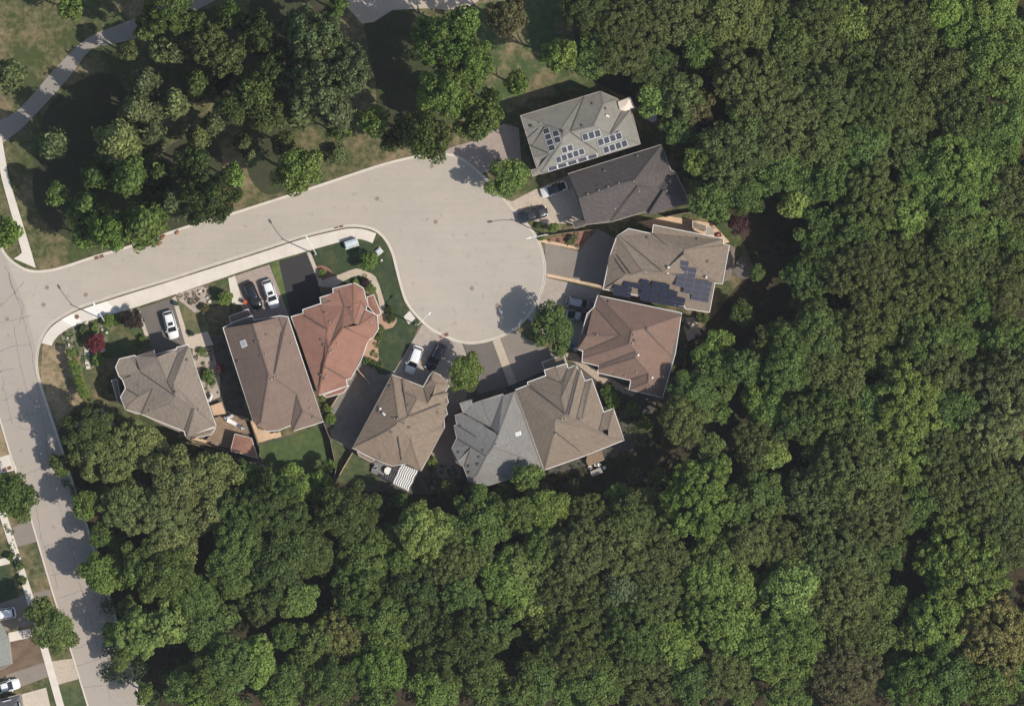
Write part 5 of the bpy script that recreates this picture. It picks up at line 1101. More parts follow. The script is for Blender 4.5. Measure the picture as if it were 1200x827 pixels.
def order_labels(lst, bands, words_, fmt):
    """label every tree by its look and by its order from the left among its like in one band of the photo"""
    rows = {}
    for q in lst: rows.setdefault((min(bands - 1, max(0, int(q[1] / 827 * bands))), q[3]), []).append(q)
    out = {}
    for (b, t), L in rows.items():
        L.sort()
        for i, q in enumerate(L):
            o = "only one of its tone" if len(L) == 1 else ORD[i] + " of its tone from left"
            out[q[:3]] = fmt % (size_word(q[2]), TONE[t][1], o, words_[b])
    return out
BW = ["topmost", "second", "third", "fourth", "fifth", "sixth", "seventh", "eighth", "ninth", "tenth", "eleventh", "lowest"]
FLAB = order_labels(trees[:298], 12, BW, "%s %s tree, %s, %s woodland band down")
for (x, y, r, t) in trees[:298]:
    where = "in the woodland" if x > 600 or y > 470 else "in the woodland"
    tree(x, y, r, t, "forest_tree", where, group="trees of the woodland round the houses", dz=0)
def add_crowns_stuff(lst, name, label):
    """the few remaining canopy trees plus the low undergrowth: leaf clumps on the forest floor"""
    rng = np.random.default_rng(5); vs = []; tn = []; hu = []
    for (x, y, z, R) in lst:
        n = int(60 * R * R); d = rng.normal(size=(n, 3)); d /= np.linalg.norm(d, axis=1, keepdims=True); d[:, 2] = abs(d[:, 2])
        c = np.array([x, y, z]) + d * R * rng.uniform(.5, 1.1, (n, 1)) * np.array([1, 1, .8]); nr = d + rng.normal(size=(n, 3)) * .5; nr /= np.linalg.norm(nr, axis=1, keepdims=True)
        vs.append(quads(c, nr, .36, rng)); t = rng.uniform(.3, .7); tn.append(np.clip(t + rng.normal(size=n) * .15, 0, 1)); hu.append(np.clip(.5 + rng.normal(size=n) * .2, 0, 1))
    o = bpy.data.objects.new(name, leafmesh(name, np.concatenate(vs), np.concatenate(tn), np.concatenate(hu))); COL.objects.link(o); o.color = (.060, .098, .040, 1)
    tag(o, label, "undergrowth", kind="stuff"); return o
ug = []
for it in range(2400):
    x = rf.uniform(60, 1230); y = rf.uniform(-20, 850)
    if not inpoly(x, y, FOREST) or rf.random() > .62: continue
    if any((x - a) ** 2 + (y - b) ** 2 < c * c for a, b, c in GAPS if c > 9) and rf.random() < .45: continue
    if 690 < x < 800 and 470 < y < 600 and rf.random() > .35: continue
    if 820 < x < 890 and 280 < y < 400 and rf.random() > .35: continue
    p = P(x, y); ug.append((p.x, p.y, rf.uniform(.1, 4.2), rf.uniform(.7, 1.9)))
add_crowns_stuff(ug, "undergrowth", "low dark undergrowth covering the floor of the woodland")

# small flowering plants and weeds in the beds: nobody could count them
def ground_cover(poly, n, cols, h=.35):
    rng = np.random.default_rng(int(poly[0][0])); xs = [p[0] for p in poly]; ys = [p[1] for p in poly]; vs = []; tn = []; hu = []; k = 0
    while k < n:
        x = rng.uniform(min(xs), max(xs)); y = rng.uniform(min(ys), max(ys))
        if not inpoly(x, y, poly): continue
        k += 1; p = P(x, y); R = rng.uniform(.12, .42); m_ = int(70 * R) + 8; d = rng.normal(size=(m_, 3)); d /= np.linalg.norm(d, axis=1, keepdims=True); d[:, 2] = abs(d[:, 2])
        c = np.array([p.x, p.y, .05]) + d * R * np.array([1, 1, .8]); nr = d + rng.normal(size=(m_, 3)) * .5; nr /= np.linalg.norm(nr, axis=1, keepdims=True)
        vs.append(quads(c, nr, .16, rng)); tn.append(np.full(m_, rng.uniform(.2, 1))); hu.append(np.full(m_, rng.uniform(.1, .9)))
    o = bpy.data.objects.new("ground_cover", leafmesh("ground_cover", np.concatenate(vs), np.concatenate(tn), np.concatenate(hu))); COL.objects.link(o); o.color = cols + (1,)
    tag(o, "low mixed garden plants and weeds filling the planting beds", "ground cover", kind="stuff")
zA = lambda p: Z(p, 40, 320, 3.446)
ground_cover(zA([(120, 235), (180, 205), (420, 140), (440, 165), (330, 200), (300, 250), (280, 330), (225, 385), (130, 300)]), 110, (.10, .15, .05))
ground_cover([(207, 345), (243, 335), (250, 360), (228, 366)], 26, (.14, .12, .06)); ground_cover(zA([(640, 300), (720, 300), (750, 420), (750, 500), (700, 520), (640, 340)]), 40, (.10, .15, .05))
ground_cover(Z([(600, 230), (655, 200), (700, 300), (690, 400), (720, 440), (700, 550), (660, 540), (690, 450), (660, 300)], 240, 260, 3.446), 34, (.12, .17, .05))
ground_cover([(668, 262), (690, 268), (680, 290), (640, 282)], 14, (.10, .13, .06)); ground_cover([(700, 452), (722, 448), (745, 500), (770, 520), (745, 520), (725, 490)], 110, (.12, .15, .06))
ground_cover([(372, 462), (386, 470), (392, 500), (384, 506)], 30, (.10, .16, .05)); ground_cover([(640, 548), (700, 540), (735, 525), (740, 545), (690, 575), (620, 580)], 90, (.06, .08, .035))
ground_cover([(780, 380), (800, 372), (826, 400), (800, 450), (785, 455)], 60, (.08, .10, .04)); ground_cover([(300, 548), (340, 545), (370, 590), (340, 600)], 60, (.08, .12, .04)); ground_cover([(500, 545), (530, 545), (560, 580), (500, 585)], 60, (.06, .09, .035)); ground_cover([(5, 612), (12, 612), (32, 690), (24, 692)], 30, (.09, .14, .045))
# park trees, top left (tone, style)
PT = parse("""82,10,13,b 12,86,15,g 196,12,28,m 175,30,16,m 62,168,15,g 205,62,13,g 245,52,22,o 265,68,22,o 170,98,17,g 160,128,19,g 140,165,26,w 175,158,17,g 186,125,13,g 250,145,11,g 68,228,13,y 287,168,11,g 295,182,9,g 272,207,14,y
152,205,27,m 120,255,16,b 100,278,14,b 130,272,20,b 165,262,26,m 205,235,20,g 183,245,16,m 242,232,32,d 293,112,25,o 318,85,22,d 310,135,20,o 372,50,32,g 405,80,30,g 375,100,32,g 350,130,16,g 352,30,20,g 398,132,20,g 396,152,13,m 348,200,24,b 437,142,17,y 520,50,32,b 552,75,27,b 520,105,28,b 540,30,22,b 497,40,14,b
500,160,26,d 478,150,16,d 562,138,23,m 593,18,22,r 605,97,13,b 655,65,19,y 672,4,12,b 6,272,17,b 655,95,0,y 535,120,20,b 300,38,24,d 395,8,12,m 20,12,0,m 330,60,14,d 226,30,16,d 230,98,16,m 332,168,13,o 275,128,18,d 222,190,19,d 112,205,16,m 100,240,15,m 190,60,14,w 205,120,15,w 128,185,14,g 335,95,17,g 460,165,13,d 185,205,16,m 268,20,16,m 150,60,11,w 90,255,11,b 575,115,11,m 232,160,12,w""")
PT = [(x, y, r * 1.06, t) for x, y, r, t in PT if r > 0]
PL2 = order_labels(PT, 14, ["topmost", "second", "third", "fourth", "fifth", "sixth"] + ["lowest"] * 8, "%s %s tree, %s, %s park band")
for (x, y, r, t) in PT:
    st = 'n' if (t in 'gwm' and r < 30 and x < 345 and y > 60) or (t == 'g' and r < 22) else None
    tree(x, y, r, t, "park_tree", "in the park", style=st, group="trees of the park at the top left", hgt=21 if r > 27 else 17 if r > 19 else 14 if r > 15 else 10.5, label=PL2[(x, y, r)])
# yard and street trees
tree(595, 207, 23, 'b', "street_tree", style='c', label="green tree overhanging the top right rim of the turning circle", hgt=7.5)
tree(646, 383, 25, 'm', "street_tree", style='c', label="round green tree between the two silver cars and the turning circle", hgt=7.5)
tree(545, 437, 20, 'b', "street_tree", style='c', label="round green tree between the taupe house and the dark double driveway", hgt=6.5)
tree(17, 583, 26, 'm', "street_tree", style='c', label="dark round street tree at the left edge west of the road", hgt=8)
tree(48, 716, 17, 'm', "street_tree", style='c', label="smaller upper crown of the tree pair over the west kerb", hgt=8); tree(62, 738, 24, 'm', "street_tree", style='c', label="larger lower crown of the tree pair over the west kerb", hgt=9)
tree(372, 570, 17, 'b', "yard_tree", style='c', label="bright green tree at the foot of the back lawn", hgt=5)
tree(385, 545, 8, 'b', "yard_tree", style='c', label="small bright tree just above the tree at the foot of the back lawn", hgt=4)
tree(741, 478, 9, 'm', "yard_tree", style='c', label="left small tree beside the white-edged roof's right corner", hgt=3)
tree(755, 495, 11, 'm', "yard_tree", style='c', label="right small tree beside the white-edged roof's right corner", hgt=3.4)
rt = tree(866, 262, 13, 'x', "yard_tree", style='f', label="dark maroon leaved tree at the woodland edge right of the solar array house", hgt=5)
[c for c in rt.children if c.name.startswith("crown")][0].color = (.085, .034, .038, 1)
tree(772, 560, 12, 'm', "yard_tree", style='c', label="small tree in the shaded clearing below the white-edged roof", hgt=4)
def shrub(px, py, r, t, label, h=None, col=None, st='c'):
    hh = h or r * S * 1.3; e = tree(px, py, r, t, "shrub", label=label, hgt=hh, cat="shrub", style=st)
    if col: [c for c in e.children if c.name.startswith("crown")][0].color = col + (1,)
    return e
shrub(155.5, 374.5, 11.5, 'p', "round dark purple shrub tree beside the leftmost driveway", 3.2, st='f')
shrub(112.5, 401, 10.5, 'x', "crimson shrub in the middle of the corner garden", 2.6)
shrub(98.5, 387, 5.5, 'g', "left round clipped shrub in the corner garden"); shrub(110.5, 385.5, 5, 'y', "yellow-green round clipped shrub in the corner garden")
shrub(127.5, 375, 7, 'b', "bright shrub at the foot of the leftmost street lamp"); shrub(139, 376, 7, 'm', "darker shrub left of the round purple one")
shrub(114, 421, 8, 'b', "loose green shrub below the crimson one"); shrub(168, 397, 4.5, 'b', "small shrub at the lower end of the leftmost driveway")
for i, (x, y) in enumerate(((83.5, 414), (86.5, 425), (89.5, 434), (92, 444.5), (95.5, 453), (99, 461.5))):
    shrub(x, y, 6.0, 'b', ("topmost", "second from the top", "third from the top", "fourth from the top", "fifth from the top", "lowest")[i] + " of the six upright cedars on the corner lawn", 2.7, st='c')["group"] = "upright cedars on the corner lawn"
shrub(264.5, 349, 8, 'b', "green shrub left of the paver driveway walk", 2.6); shrub(240, 361, 5, 'r', "brown shrub at the edge of the pebble bed")
shrub(433, 305.5, 10, 'b', "round lime green tree on the front lawn of the red-roofed house", 3.2)["category"] = "small tree"
shrub(378, 321, 5, 'y', "yellow-green round shrub in the red mulch bed by the black driveway"); shrub(428, 331, 5, 'p', "dark red shrub by the curved paver walk"); shrub(417, 331, 4, 'y', "pale shrub left of the dark red one by the curved walk")
shrub(433, 338, 5, 'y', "yellow-green shrub below the dark red one"); shrub(456, 363, 5, 'd', "upper dark round shrub of the pair beside the red-roofed house lawn"); shrub(458, 373, 5.5, 'd', "lower dark round shrub of the pair beside the red-roofed house lawn")
for i, (x, y) in enumerate(((446, 385), (444, 395), (429, 423), (437, 426), (445, 429))): shrub(x, y, 4.5, 'm', ("upper shrub hugging the right wall of the red-roofed house", "second shrub hugging the right wall of the red-roofed house", "leftmost of three shrubs in the terracotta bed", "middle of three shrubs in the terracotta bed", "rightmost of three shrubs in the terracotta bed")[i])
shrub(384, 478, 5, 'b', "upper shrub in the strip between the brown and taupe houses"); shrub(387, 490, 6, 'b', "lower shrub in the strip between the brown and taupe houses", 1.6)
shrub(506, 541, 6.5, 'b', "bright shrub right of the white striped pergola"); shrub(243, 440, 7, 'b', "shrub in the side bed right of the grey corner house"); shrub(235, 411, 4, 'b', "small shrub at the top of the side bed")
shrub(259, 432, 5, 'x', "crimson shrub in the dark gap between the two left houses", 1.8); shrub(248, 447, 4, 'm', "small dark shrub in the gap between the two left houses")
shrub(648, 267, 5.5, 'b', "green shrub on the small lawn right of the turning circle", 2.2); shrub(630, 265, 3.5, 'd', "small dark shrub between the pickup and the small lawn"); shrub(634.5, 279, 3.2, 'y', "tiny yellow shrub at the lamp foot right of the turning circle")
shrub(670, 281, 6, 'g', "low grey-green shrub in the red mulch strip", .8); shrub(819, 372, 5, 'm', "left shrub below the solar house corner"); shrub(826, 373, 5, 'm', "right shrub below the solar house corner")
shrub(712, 460, 8, 'm', "shrub between the gravel path and the white-edged roof", 1.5); shrub(718, 470, 9, 'b', "brighter shrub below the one by the gravel path", 1.7)
shrub(579, 575, 6, 'm', "shrub behind the grey joined house", 1.5); shrub(340, 550, 8, 'r', "bare brownish shrub beside the little shed", 1.8, st='f')
shrub(395, 180, 12, 'g', "sparse grey half-bare shrub near the road in the park", 2.6, st='n')
shrub(12, 652, 5, 'm', "shrub by the small walk at the left edge", 1.2); shrub(24, 662, 5, 'm', "upper shrub along the west sidewalk", 1.2); shrub(26, 680, 5, 'm', "lower shrub along the west sidewalk", 1.2)
shrub(840, 252, 4, 'm', "left small shrub behind the charcoal house lawn"); shrub(833, 250, 3.5, 'g', "pale small shrub behind the charcoal house lawn")

# ------------------------------------------------------------------ rocks
def rock(px, py, w, d, h, rz, mat, label):
    p = P(px, py); m = MB(); r = random.Random(int(px * 7 + py)); n = 8; vs = []
    for zz, k in ((0, 1.0), (h * .7, .92), (h, .55)): vs += [(w / 2 * k * math.cos(6.283 * i / n) * r.uniform(.82, 1.1), d / 2 * k * math.sin(6.283 * i / n) * r.uniform(.82, 1.1), zz) for i in range(n)]
    m.add(vs, [(j * n + i, j * n + (i + 1) % n, (j + 1) * n + (i + 1) % n, (j + 1) * n + i) for j in range(2) for i in range(n)] + [tuple(2 * n + i for i in range(n))])
    o = m.build("garden_rock", mat); o.location = (p.x, p.y, 0.01); o.rotation_euler = (0, 0, rz); return tag(o, label, "rock", "garden rocks")
for i, (x, y, w, d, rz, t) in enumerate(((244, 348, .9, .6, .4, "upper pale boulder at the right of the pebble bed"), (245.5, 353.5, .8, .7, 1.2, "lower pale boulder at the right of the pebble bed"), (234, 341, .9, .5, .3, "pale boulder at the top of the pebble bed"), (238.5, 367, .5, .4, .3, "small pale stone in the shade below the pebble bed"),
        (79, 396, .4, .5, .2, "upper white stone on the corner lawn edge"), (80.5, 404, .4, .7, .1, "lower white stone on the corner lawn edge"), (125, 389.5, .6, .5, .3, "pale boulder right of the crimson shrub"), (119.5, 386, .5, .5, .3, "white stone left of the pale boulder"), (120, 411, 1.2, .6, .5, "wide pale stone under the crimson shrub"), (101, 378, .8, .5, .3, "flat stone in the corner garden near the sidewalk"), (134.5, 371.5, .6, .5, .8, "pinkish stone near the bright sidewalk"),
        (447, 305, .5, .5, 0, "small pink stone right of the lime green tree"))):
    rock(x, y, w, d, .35, rz, STONE, t)
gp = sheet("garden_path", Z([(198, 308), (222, 300), (232, 380), (205, 388)], 40, 320, 3.446), 0.012, SOIL); gp["kind"] = "structure"
for k in range(5):
    p = P(*Z([(212 + 1.5 * k, 312 + 17 * k)], 40, 320, 3.446)[0]); MB().box((p.x, p.y, .06), (.75 + .1 * (k % 2), .6, .1), -.15 + .05 * k).build("paving_stone", STONE, gp)

# ------------------------------------------------------------------ decks, fences, yard things
def deck(label, pts, z, bang, mat, bw=0.14):
    """raised deck: separate boards clipped to the outline, joined as one part"""
    w = [(p.x, p.y) for p in PP(pts)]; cx = sum(p[0] for p in w) / len(w); cy = sum(p[1] for p in w) / len(w); e = empty("wooden_deck", (cx, cy, 0), 0, label, "deck")
    ca, sa = math.cos(bang), math.sin(bang); rot = [((x - cx) * ca + (y - cy) * sa, -(x - cx) * sa + (y - cy) * ca) for x, y in w]
    y0 = min(p[1] for p in rot); y1 = max(p[1] for p in rot); m = MB(); y = y0; n = len(rot)
    while y < y1:
        ym = y + bw / 2; xs = sorted(rot[i][0] + (rot[(i + 1) % n][0] - rot[i][0]) * (ym - rot[i][1]) / (rot[(i + 1) % n][1] - rot[i][1]) for i in range(n) if (rot[i][1] > ym) != (rot[(i + 1) % n][1] > ym))
        for a, b in zip(xs[::2], xs[1::2]):
            c = ((a + b) / 2 * ca - ym * sa, (a + b) / 2 * sa + ym * ca); m.box((c[0], c[1], z - .02 + random.uniform(-.004, .004)), (b - a, bw * .93, .04), bang)
        y += bw
    m.build("deck_boards", mat, e, kind="stuff"); f = MB((cx, cy, 0)); f.prism(offs(w if sum(w[i][0] * w[(i + 1) % n][1] - w[(i + 1) % n][0] * w[i][1] for i in range(n)) > 0 else w[::-1], .08), -.02, z - .05); f.build("deck_frame", WOOD_GREY, e); return e
d5 = lambda pts: Z(pts, 230, 440, 5.905)
deck("brown wooden deck between the grey corner house and the little shed", d5([(125, 290), (215, 262), (330, 280), (380, 400), (268, 402), (235, 500), (100, 478), (70, 440), (135, 360)]), .5, math.radians(38), WOOD)
deck("small pale wooden platform on the right wall of the grey corner house", d5([(95, 208), (175, 180), (205, 262), (120, 275)]), .9, math.radians(70), WOOD_PALE)
deck("pale strip of decking behind the grey corner house", d5([(-120, 360), (0, 430), (90, 450), (85, 485), (-20, 455), (-130, 400)]), .4, math.radians(-25), WOOD_PALE)
deck("pale timber terrace behind the long brown house", d5([(375, 310), (395, 312), (425, 365), (490, 385), (520, 400), (580, 385), (590, 420), (430, 462), (415, 420)]), .35, math.radians(18), WOOD_PALE)
deck("grey deck with a round table behind the taupe house", Z([(240, 662), (372, 690), (335, 770), (225, 715)], 380, 380, 4.133), .5, math.radians(-27), simple("grey_deck", (.2, .19, .18), .85, vary=.2))
deck("brown deck behind the white-edged joined house", Z([(225, 440), (365, 385), (395, 480), (240, 545), (215, 500)], 660, 480, 8.267), 1.2, math.radians(22), WOOD)
deck("narrow deck along the right side of the solar array house", Z([(620, 470), (672, 500), (628, 800), (560, 827)], 780, 230, 8.267), .6, math.radians(80), WOOD_GREY)
deck("weathered angular deck right of the solar array house", Z([(640, 740), (700, 600), (740, 575), (850, 740), (840, 800), (700, 790)], 780, 230, 8.267), .3, math.radians(40), simple("worn_deck", (.16, .14, .12), .9, vary=.25))
sheet("patio", Z([(390, 300), (460, 300), (462, 372), (395, 375)], 780, 230, 8.267), .03, GREYSTONE)
small_hip("garden_shed", "small brown shed behind the solar array house on sandy gravel", "shed", Z([(262, 240), (395, 285), (398, 345), (262, 305)], 780, 230, 8.267), 2.0, SH_K, .1)
def fence(label, pts, h, mat, panel=2.2):
    w = PP(pts); e = empty("fence", (w[0].x, w[0].y, 0), 0, label, "fence"); o = w[0]
    for i in range(len(w) - 1):
        a, b = w[i] - o, w[i + 1] - o; L = (b - a).length; n = max(1, round(L / panel)); d = (b - a) / n; ang = math.atan2(d.y, d.x)
        for k in range(n):
            p = a + d * k; c = p + d / 2; MB().box((p.x, p.y, h / 2 + .05), (.12, .12, h + .15), ang).build("fence_post", mat, e)
            m = MB(); m.box((c.x, c.y, h / 2), (d.length - .14, .035, h - .1), ang); m.box((c.x, c.y, h - .02), (d.length - .14, .1, .04), ang); m.build("fence_panel", mat, e)
    p = w[-1] - o; MB().box((p.x, p.y, h / 2 + .05), (.12, .12, h + .15), 0).build("fence_post", mat, e); return e
fence("board fence along the back of the three left lots", d5([(-250, 320), (-100, 400), (0, 458), (235, 520), (420, 575)]), 1.6, WOOD)
fence("fence between the little shed and the long brown house", d5([(375, 320), (432, 490), (440, 560)]), 1.6, WOOD)
fence("thin fence running down from the taupe house's left corner", d5([(1078, 532), (1020, 630), (962, 735)]), 1.4, WOOD_PALE)
fence("dark fence between the back lawn and the shaded strip", d5([(880, 330), (925, 440), (965, 640), (945, 745)]), 1.7, WOOD_GREY)
fence("brown fence behind the charcoal roofed house", Z([(0, 200), (170, 165), (300, 148), (400, 200)], 780, 230, 8.267), 1.6, WOOD)
fence("fence along the lane left of the taupe house", [(388, 476), (417, 431), (432, 448)], 1.5, WOOD_PALE)
fence("low fence beside the planting of the solar array house driveway", Z([(240, 772), (330, 758), (440, 745), (500, 740)], 580, 90, 4.133), 1.2, WOOD)
# pergola with white fabric slats
pc = Z([(375, 675), (455, 708), (408, 808), (332, 770)], 380, 380, 4.133); pw = [P(x, y, 2.6) for x, y in pc]; e = empty("pergola", (pw[0].x, pw[0].y, 0), 0, "pergola with white wavy shade strips behind the taupe house", "pergola")
o = Vector((pw[0].x, pw[0].y, 0)); A, B, C_, D_ = [p - o for p in pw]
for p in (A, B, C_, D_): MB().box((p.x, p.y, 1.28), (.12, .12, 2.56)).build("post", WOOD_GREY, e)
for a, b in ((A, D_), (B, C_), (A, B), (D_, C_)): MB().beam(a - Vector((0, 0, .1)), b - Vector((0, 0, .1)), .08, .14).build("rafter", WOOD_GREY, e)
for k in range(8):
    t0, t1 = (k + .10) / 8, (k + .72) / 8; m = MB(); n = 10; vs = []
    for i in range(n + 1):
        u = i / n; z = .05 * math.sin(u * 18 + k); jit = .12 * math.sin(u * 14)
        for t in (t0, t1):
            q = (A.lerp(B, t)).lerp(D_.lerp(C_, t), u); vs.append(q + (B - A).normalized() * jit * .5 + Vector((0, 0, z)))
    vs += [v - Vector((0, 0, .03)) for v in vs]; N2 = 2 * (n + 1)
    fs = [(2 * i, 2 * i + 1, 2 * i + 3, 2 * i + 2) for i in range(n)] + [(N2 + 2 * i + 2, N2 + 2 * i + 3, N2 + 2 * i + 1, N2 + 2 * i) for i in range(n)]
    m.add(vs, fs); m.build("shade_strip", simple("white_fabric", (.8, .79, .76), .8, vary=.05), e)
def round_table(px, py, r, z0, label, mat, h=.74):
    p = P(px, py); e = empty("patio_table", (p.x, p.y, z0), 0, label, "table"); m = MB(); disc(m, (0, 0), r, h - .04, h); m.build("table_top", mat, e)
    for k in range(4): t = k * 1.571 + .6; MB().tube([(r * .7 * math.cos(t), r * .7 * math.sin(t), 0), (r * .5 * math.cos(t), r * .5 * math.sin(t), h - .05)], .03, 6).build("leg", METAL, e)
    return e
def chair(px, py, rz, z0, label, mat):
    p = P(px, py); e = empty("patio_chair", (p.x, p.y, z0), rz, label, "chair", "patio chairs"); MB().box((0, 0, .43), (.52, .52, .06)).build("seat", mat, e); MB().box((0, -.26, .72), (.5, .05, .5)).build("backrest", mat, e)
    for a in (-1, 1):
        for b in (-1, 1): MB().box((a * .22, b * .22, .2), (.04, .04, .4)).build("leg", mat, e)
    return e
q = Z([(307, 707)], 380, 380, 4.133)[0]; round_table(q[0], q[1], .62, .5, "round white table on the grey deck behind the taupe house", WHITE)
q = Z([(248, 690), (275, 735), (345, 735)], 380, 380, 4.133)
chair(*q[0], .8, .5, "pale chair left of the round white table", METAL); chair(*q[1], 2.5, .5, "dark chair below the round white table", DARKMETAL)
def lounger(px, py, rz, z0, label, mat):
    p = P(px, py); e = empty("sun_lounger", (p.x, p.y, z0), rz, label, "sun lounger"); MB().box((0, -.35, .32), (.62, 1.25, .08)).build("seat", mat, e)
    m = MB(); m.beam((0, .25, .34), (0, .85, .72), .62, .07); m.build("backrest", mat, e)
    for a in (-1, 1):
        for b in (-.85, .2): MB().box((a * .26, b, .15), (.05, .05, .3)).build("leg", METAL, e)
def grill(px, py, rz, z0, label):
    p = P(px, py); e = empty("barbecue", (p.x, p.y, z0), rz, label, "barbecue"); MB().box((0, 0, .45), (.7, .55, .75)).build("cabinet", DARKMETAL, e)
    m = MB(); m.tube([(-.38, 0, .88), (.38, 0, .88)], .28, 12); m.build("lid", METAL, e)
    for s in (-1, 1): MB().box((s * .56, 0, .8), (.36, .45, .04)).build("side_shelf", METAL, e)
q = d5([(225, 285), (245, 320), (290, 340), (320, 360)]); lounger(*q[1], 1.1, .5, "pale sun lounger on the brown deck above the shed", WHITE); grill(*q[0], .3, .5, "grey barbecue at the top of the brown deck"); chair(*q[2], 1, .5, "left grey chair beside the sun lounger", METAL); chair(*q[3], 2, .5, "right grey chair beside the sun lounger", METAL)
q = d5([(100, 150)]); grill(*q[0], 1.2, .02, "dark barbecue in the side yard right of the grey corner house")
q = Z([(258, 556), (315, 530), (345, 535), (395, 560), (320, 600)], 660, 480, 8.267)
for i in range(4): chair(*q[i], .6 + i, .02, ("leftmost", "second from left", "third from left", "rightmost")[i] + " pale chair below the brown deck of the white-edged house", WHITE)
p = P(*q[4]); e = empty("patio_table", (p.x, p.y, .02), .4, "long greyish table below the brown deck", "table"); MB().box((0, 0, .72), (1.9, .95, .05)).build("table_top", GREYSTONE, e)
for a in (-1, 1):
    for b in (-1, 1): MB().box((a * .85, b * .4, .35), (.06, .06, .69)).build("leg", METAL, e)
round_table(764, 138, .75, 0, "round wire table in the shade right of the topmost house", METAL, .7)
q = Z([(512, 377)], 780, 230, 8.267)[0]; p = P(*q); e = empty("fire_pit", (p.x, p.y, .02), .3, "dark red square fire pit on the sandy gravel", "fire pit"); MB().box((0, 0, .2), (.85, .7, .4)).build("pit_body", simple("red_metal", (.12, .025, .015), .6), e); MB().box((0, 0, .405), (.35, .3, .03)).build("pit_bowl", simple("ember_brick", (.5, .2, .12), .8), e)
# pale canopy at the topmost house
cp = [P(x, y, 6.3) for x, y in Z([(595, 122), (657, 97), (679, 153), (628, 167), (604, 158)], 580, 90, 4.133)]; o = cp[0].copy(); o.z = 0; e = empty("canopy", o, 0, "pale cream canopy at the right end of the topmost house", "canopy")
ce = sum(cp, Vector()) / 5 - o + Vector((0, 0, .45)); m = MB(); ps = [p - o for p in cp]
for i in range(5): m.add([ps[i], ps[(i + 1) % 5], ce], [(0, 1, 2)]); m.add([ps[i], ps[(i + 1) % 5], ps[(i + 1) % 5] - Vector((0, 0, .2)), ps[i] - Vector((0, 0, .2))], [(0, 1, 2, 3)])
m.build("canvas", simple("cream_canvas", (.78, .66, .54), .85, vary=.05), e)
for i in (0, 1, 2, 3): MB().tube([(ps[i].x * .96, ps[i].y * .96, 0), (ps[i].x * .96, ps[i].y * .96, 6.25)], .04, 6).build("post", METAL, e)
# utility boxes
for (x, y, sx, sy, h, rz, mt, t) in ((411.5, 285.5, 2.1, 1.2, 1.1, .3, simple("box_grey_green", (.42, .47, .47), .5), "large pale grey-green utility box on the front lawn"), (444, 294.5, .9, .8, .35, .7, simple("box_beige", (.5, .5, .44), .6), "small flat utility box near the kerb of the front lawn"), (470, 372, .01, .01, .01, 0, METAL, "")):
    if not t: continue
    p = P(x, y); e = empty("utility_box", (p.x, p.y, 0), rz, t, "utility box"); MB().box((0, 0, .06), (sx + .25, sy + .25, .14)).build("base_slab", CONC, e); MB().box((0, 0, .13 + h / 2), (sx, sy, h)).build("cabinet", mt, e)
    MB().box((0, 0, .14 + h + .02), (sx * .96, sy * .5, .04)).build("lid_panel", simple("box_lid", (.55, .62, .64), .5), e)
p = P(481, 371); sheet("lamp_pad", [(473, 371), (480, 364), (487, 373), (479, 380)], .05, CONC)
for (x, y, mt, t) in ((446, 261 + 35, MULCH, ""),): pass
def bin_(px, py, col, label):
    p = P(px, py); e = empty("wheelie_bin", (p.x, p.y, .04), random.uniform(0, 3), label, "bin"); MB().box((0, 0, .5), (.5, .55, 1.0), 0, 1.15).build("bin_body", col, e); MB().box((0, 0, 1.04), (.6, .66, .07)).build("bin_lid", col, e)
bin_(207, 356, simple("bin_green", (.03, .05, .03), .6), "dark planter pot at the upper edge of the pebble bed walk"); bin_(225, 391, simple("bin_black", (.02, .02, .02), .6), "dark pot at the lower left of the small olive lawn")
bin_(287, 354, simple("flower_red", (.5, .10, .05), .8), "red-orange pot beside the paver driveway walk"); bin_(674, 409, simple("bin_pale", (.5, .5, .48), .6), "pale bin left of the pinkish-brown roofed house"); bin_(670, 405.5, simple("bin_blue", (.05, .1, .2), .6), "dark blue bin in the shade beside the pale bin")
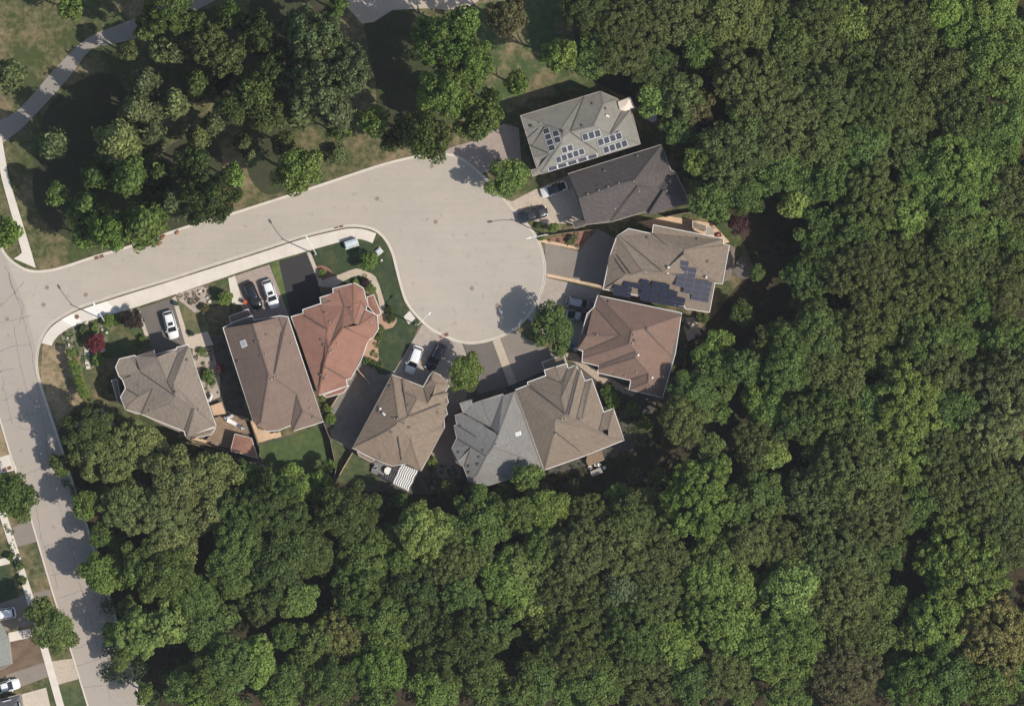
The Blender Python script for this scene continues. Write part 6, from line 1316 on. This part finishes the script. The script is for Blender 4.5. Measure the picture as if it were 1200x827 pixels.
# debris by the north kerb
p0 = P(187, 281)
for (x, y, sx, sy, h, rz, mt, nm, t) in ((191, 278.5, 1.3, .6, .5, .4, simple("rust_box", (.33, .16, .09), .8), "cardboard_pile", "reddish brown heap at the north kerb"), (185.5, 279.5, .45, .5, .7, .2, WHITE, "white_sack", "white sack beside the reddish brown heap"), (187.5, 286, 1.2, .25, .2, .2, simple("rust_box", (.33, .16, .09)), "timber_piece", "red-brown timber lying on the road by the kerb"), (208, 273, .8, .5, .4, .6, simple("rust_box", (.33, .16, .09)), "brick_pile", "small brown heap at the right end of the north kerb clutter"), (176, 281, .6, .25, .25, .2, simple("rust_box", (.33, .16, .09)), "log", "short brown log left of the white sack")):
    p = P(x, y); m = MB(); r = random.Random(int(x))
    for k in range(5): m.box((r.uniform(-.3, .3) * sx, r.uniform(-.3, .3) * sy, h * .3 + r.uniform(0, .1)), (sx * r.uniform(.4, .7), sy * r.uniform(.4, .8), h * r.uniform(.4, .7)), r.uniform(0, 1))
    ob = m.build(nm, mt); ob.location = (p.x, p.y, .02); ob.rotation_euler = (0, 0, rz); tag(ob, t, "kerbside clutter")
# white railing at the paved court
p = P(433, 6); e = empty("railing", (p.x, p.y, 0), 0, "bent white railing on the sandy paved court at the top edge", "railing")
rl = [P(x, y) - p for x, y in ((421, -2), (426, 3), (431, 8.5), (436, 5), (441, -1), (446, 1), (450, -3))]
for v in rl: MB().tube([(v.x, v.y, 0), (v.x, v.y, 1)], .04, 6).build("post", WHITE, e)
for i in range(len(rl) - 1): MB().beam(rl[i] + Vector((0, 0, 1)), rl[i + 1] + Vector((0, 0, 1)), .12, .08).build("rail", WHITE, e)

# ------------------------------------------------------------------ thin summer haze: one closed box of air round the camera and the ground
hz = MB(); hz.box((0, 0, (CAMH + 40 - 1.0) / 2), (3300, 3300, CAMH + 40 + 1.0)); hm = bpy.data.materials.new("haze_air"); hm.use_nodes = True
hn = hm.node_tree.nodes; hn.remove(hn["Principled BSDF"]); pv = hn.new("ShaderNodeVolumePrincipled"); pv.inputs["Color"].default_value = (.90, .92, 1.0, 1); pv.inputs["Density"].default_value = 2.7e-5; pv.inputs["Anisotropy"].default_value = 0.0
hm.node_tree.links.new(pv.outputs[0], hn["Material Output"].inputs["Volume"]); ho = hz.build("haze", hm, kind="stuff"); tag(ho, "thin pale haze in the air over the whole place", "haze")
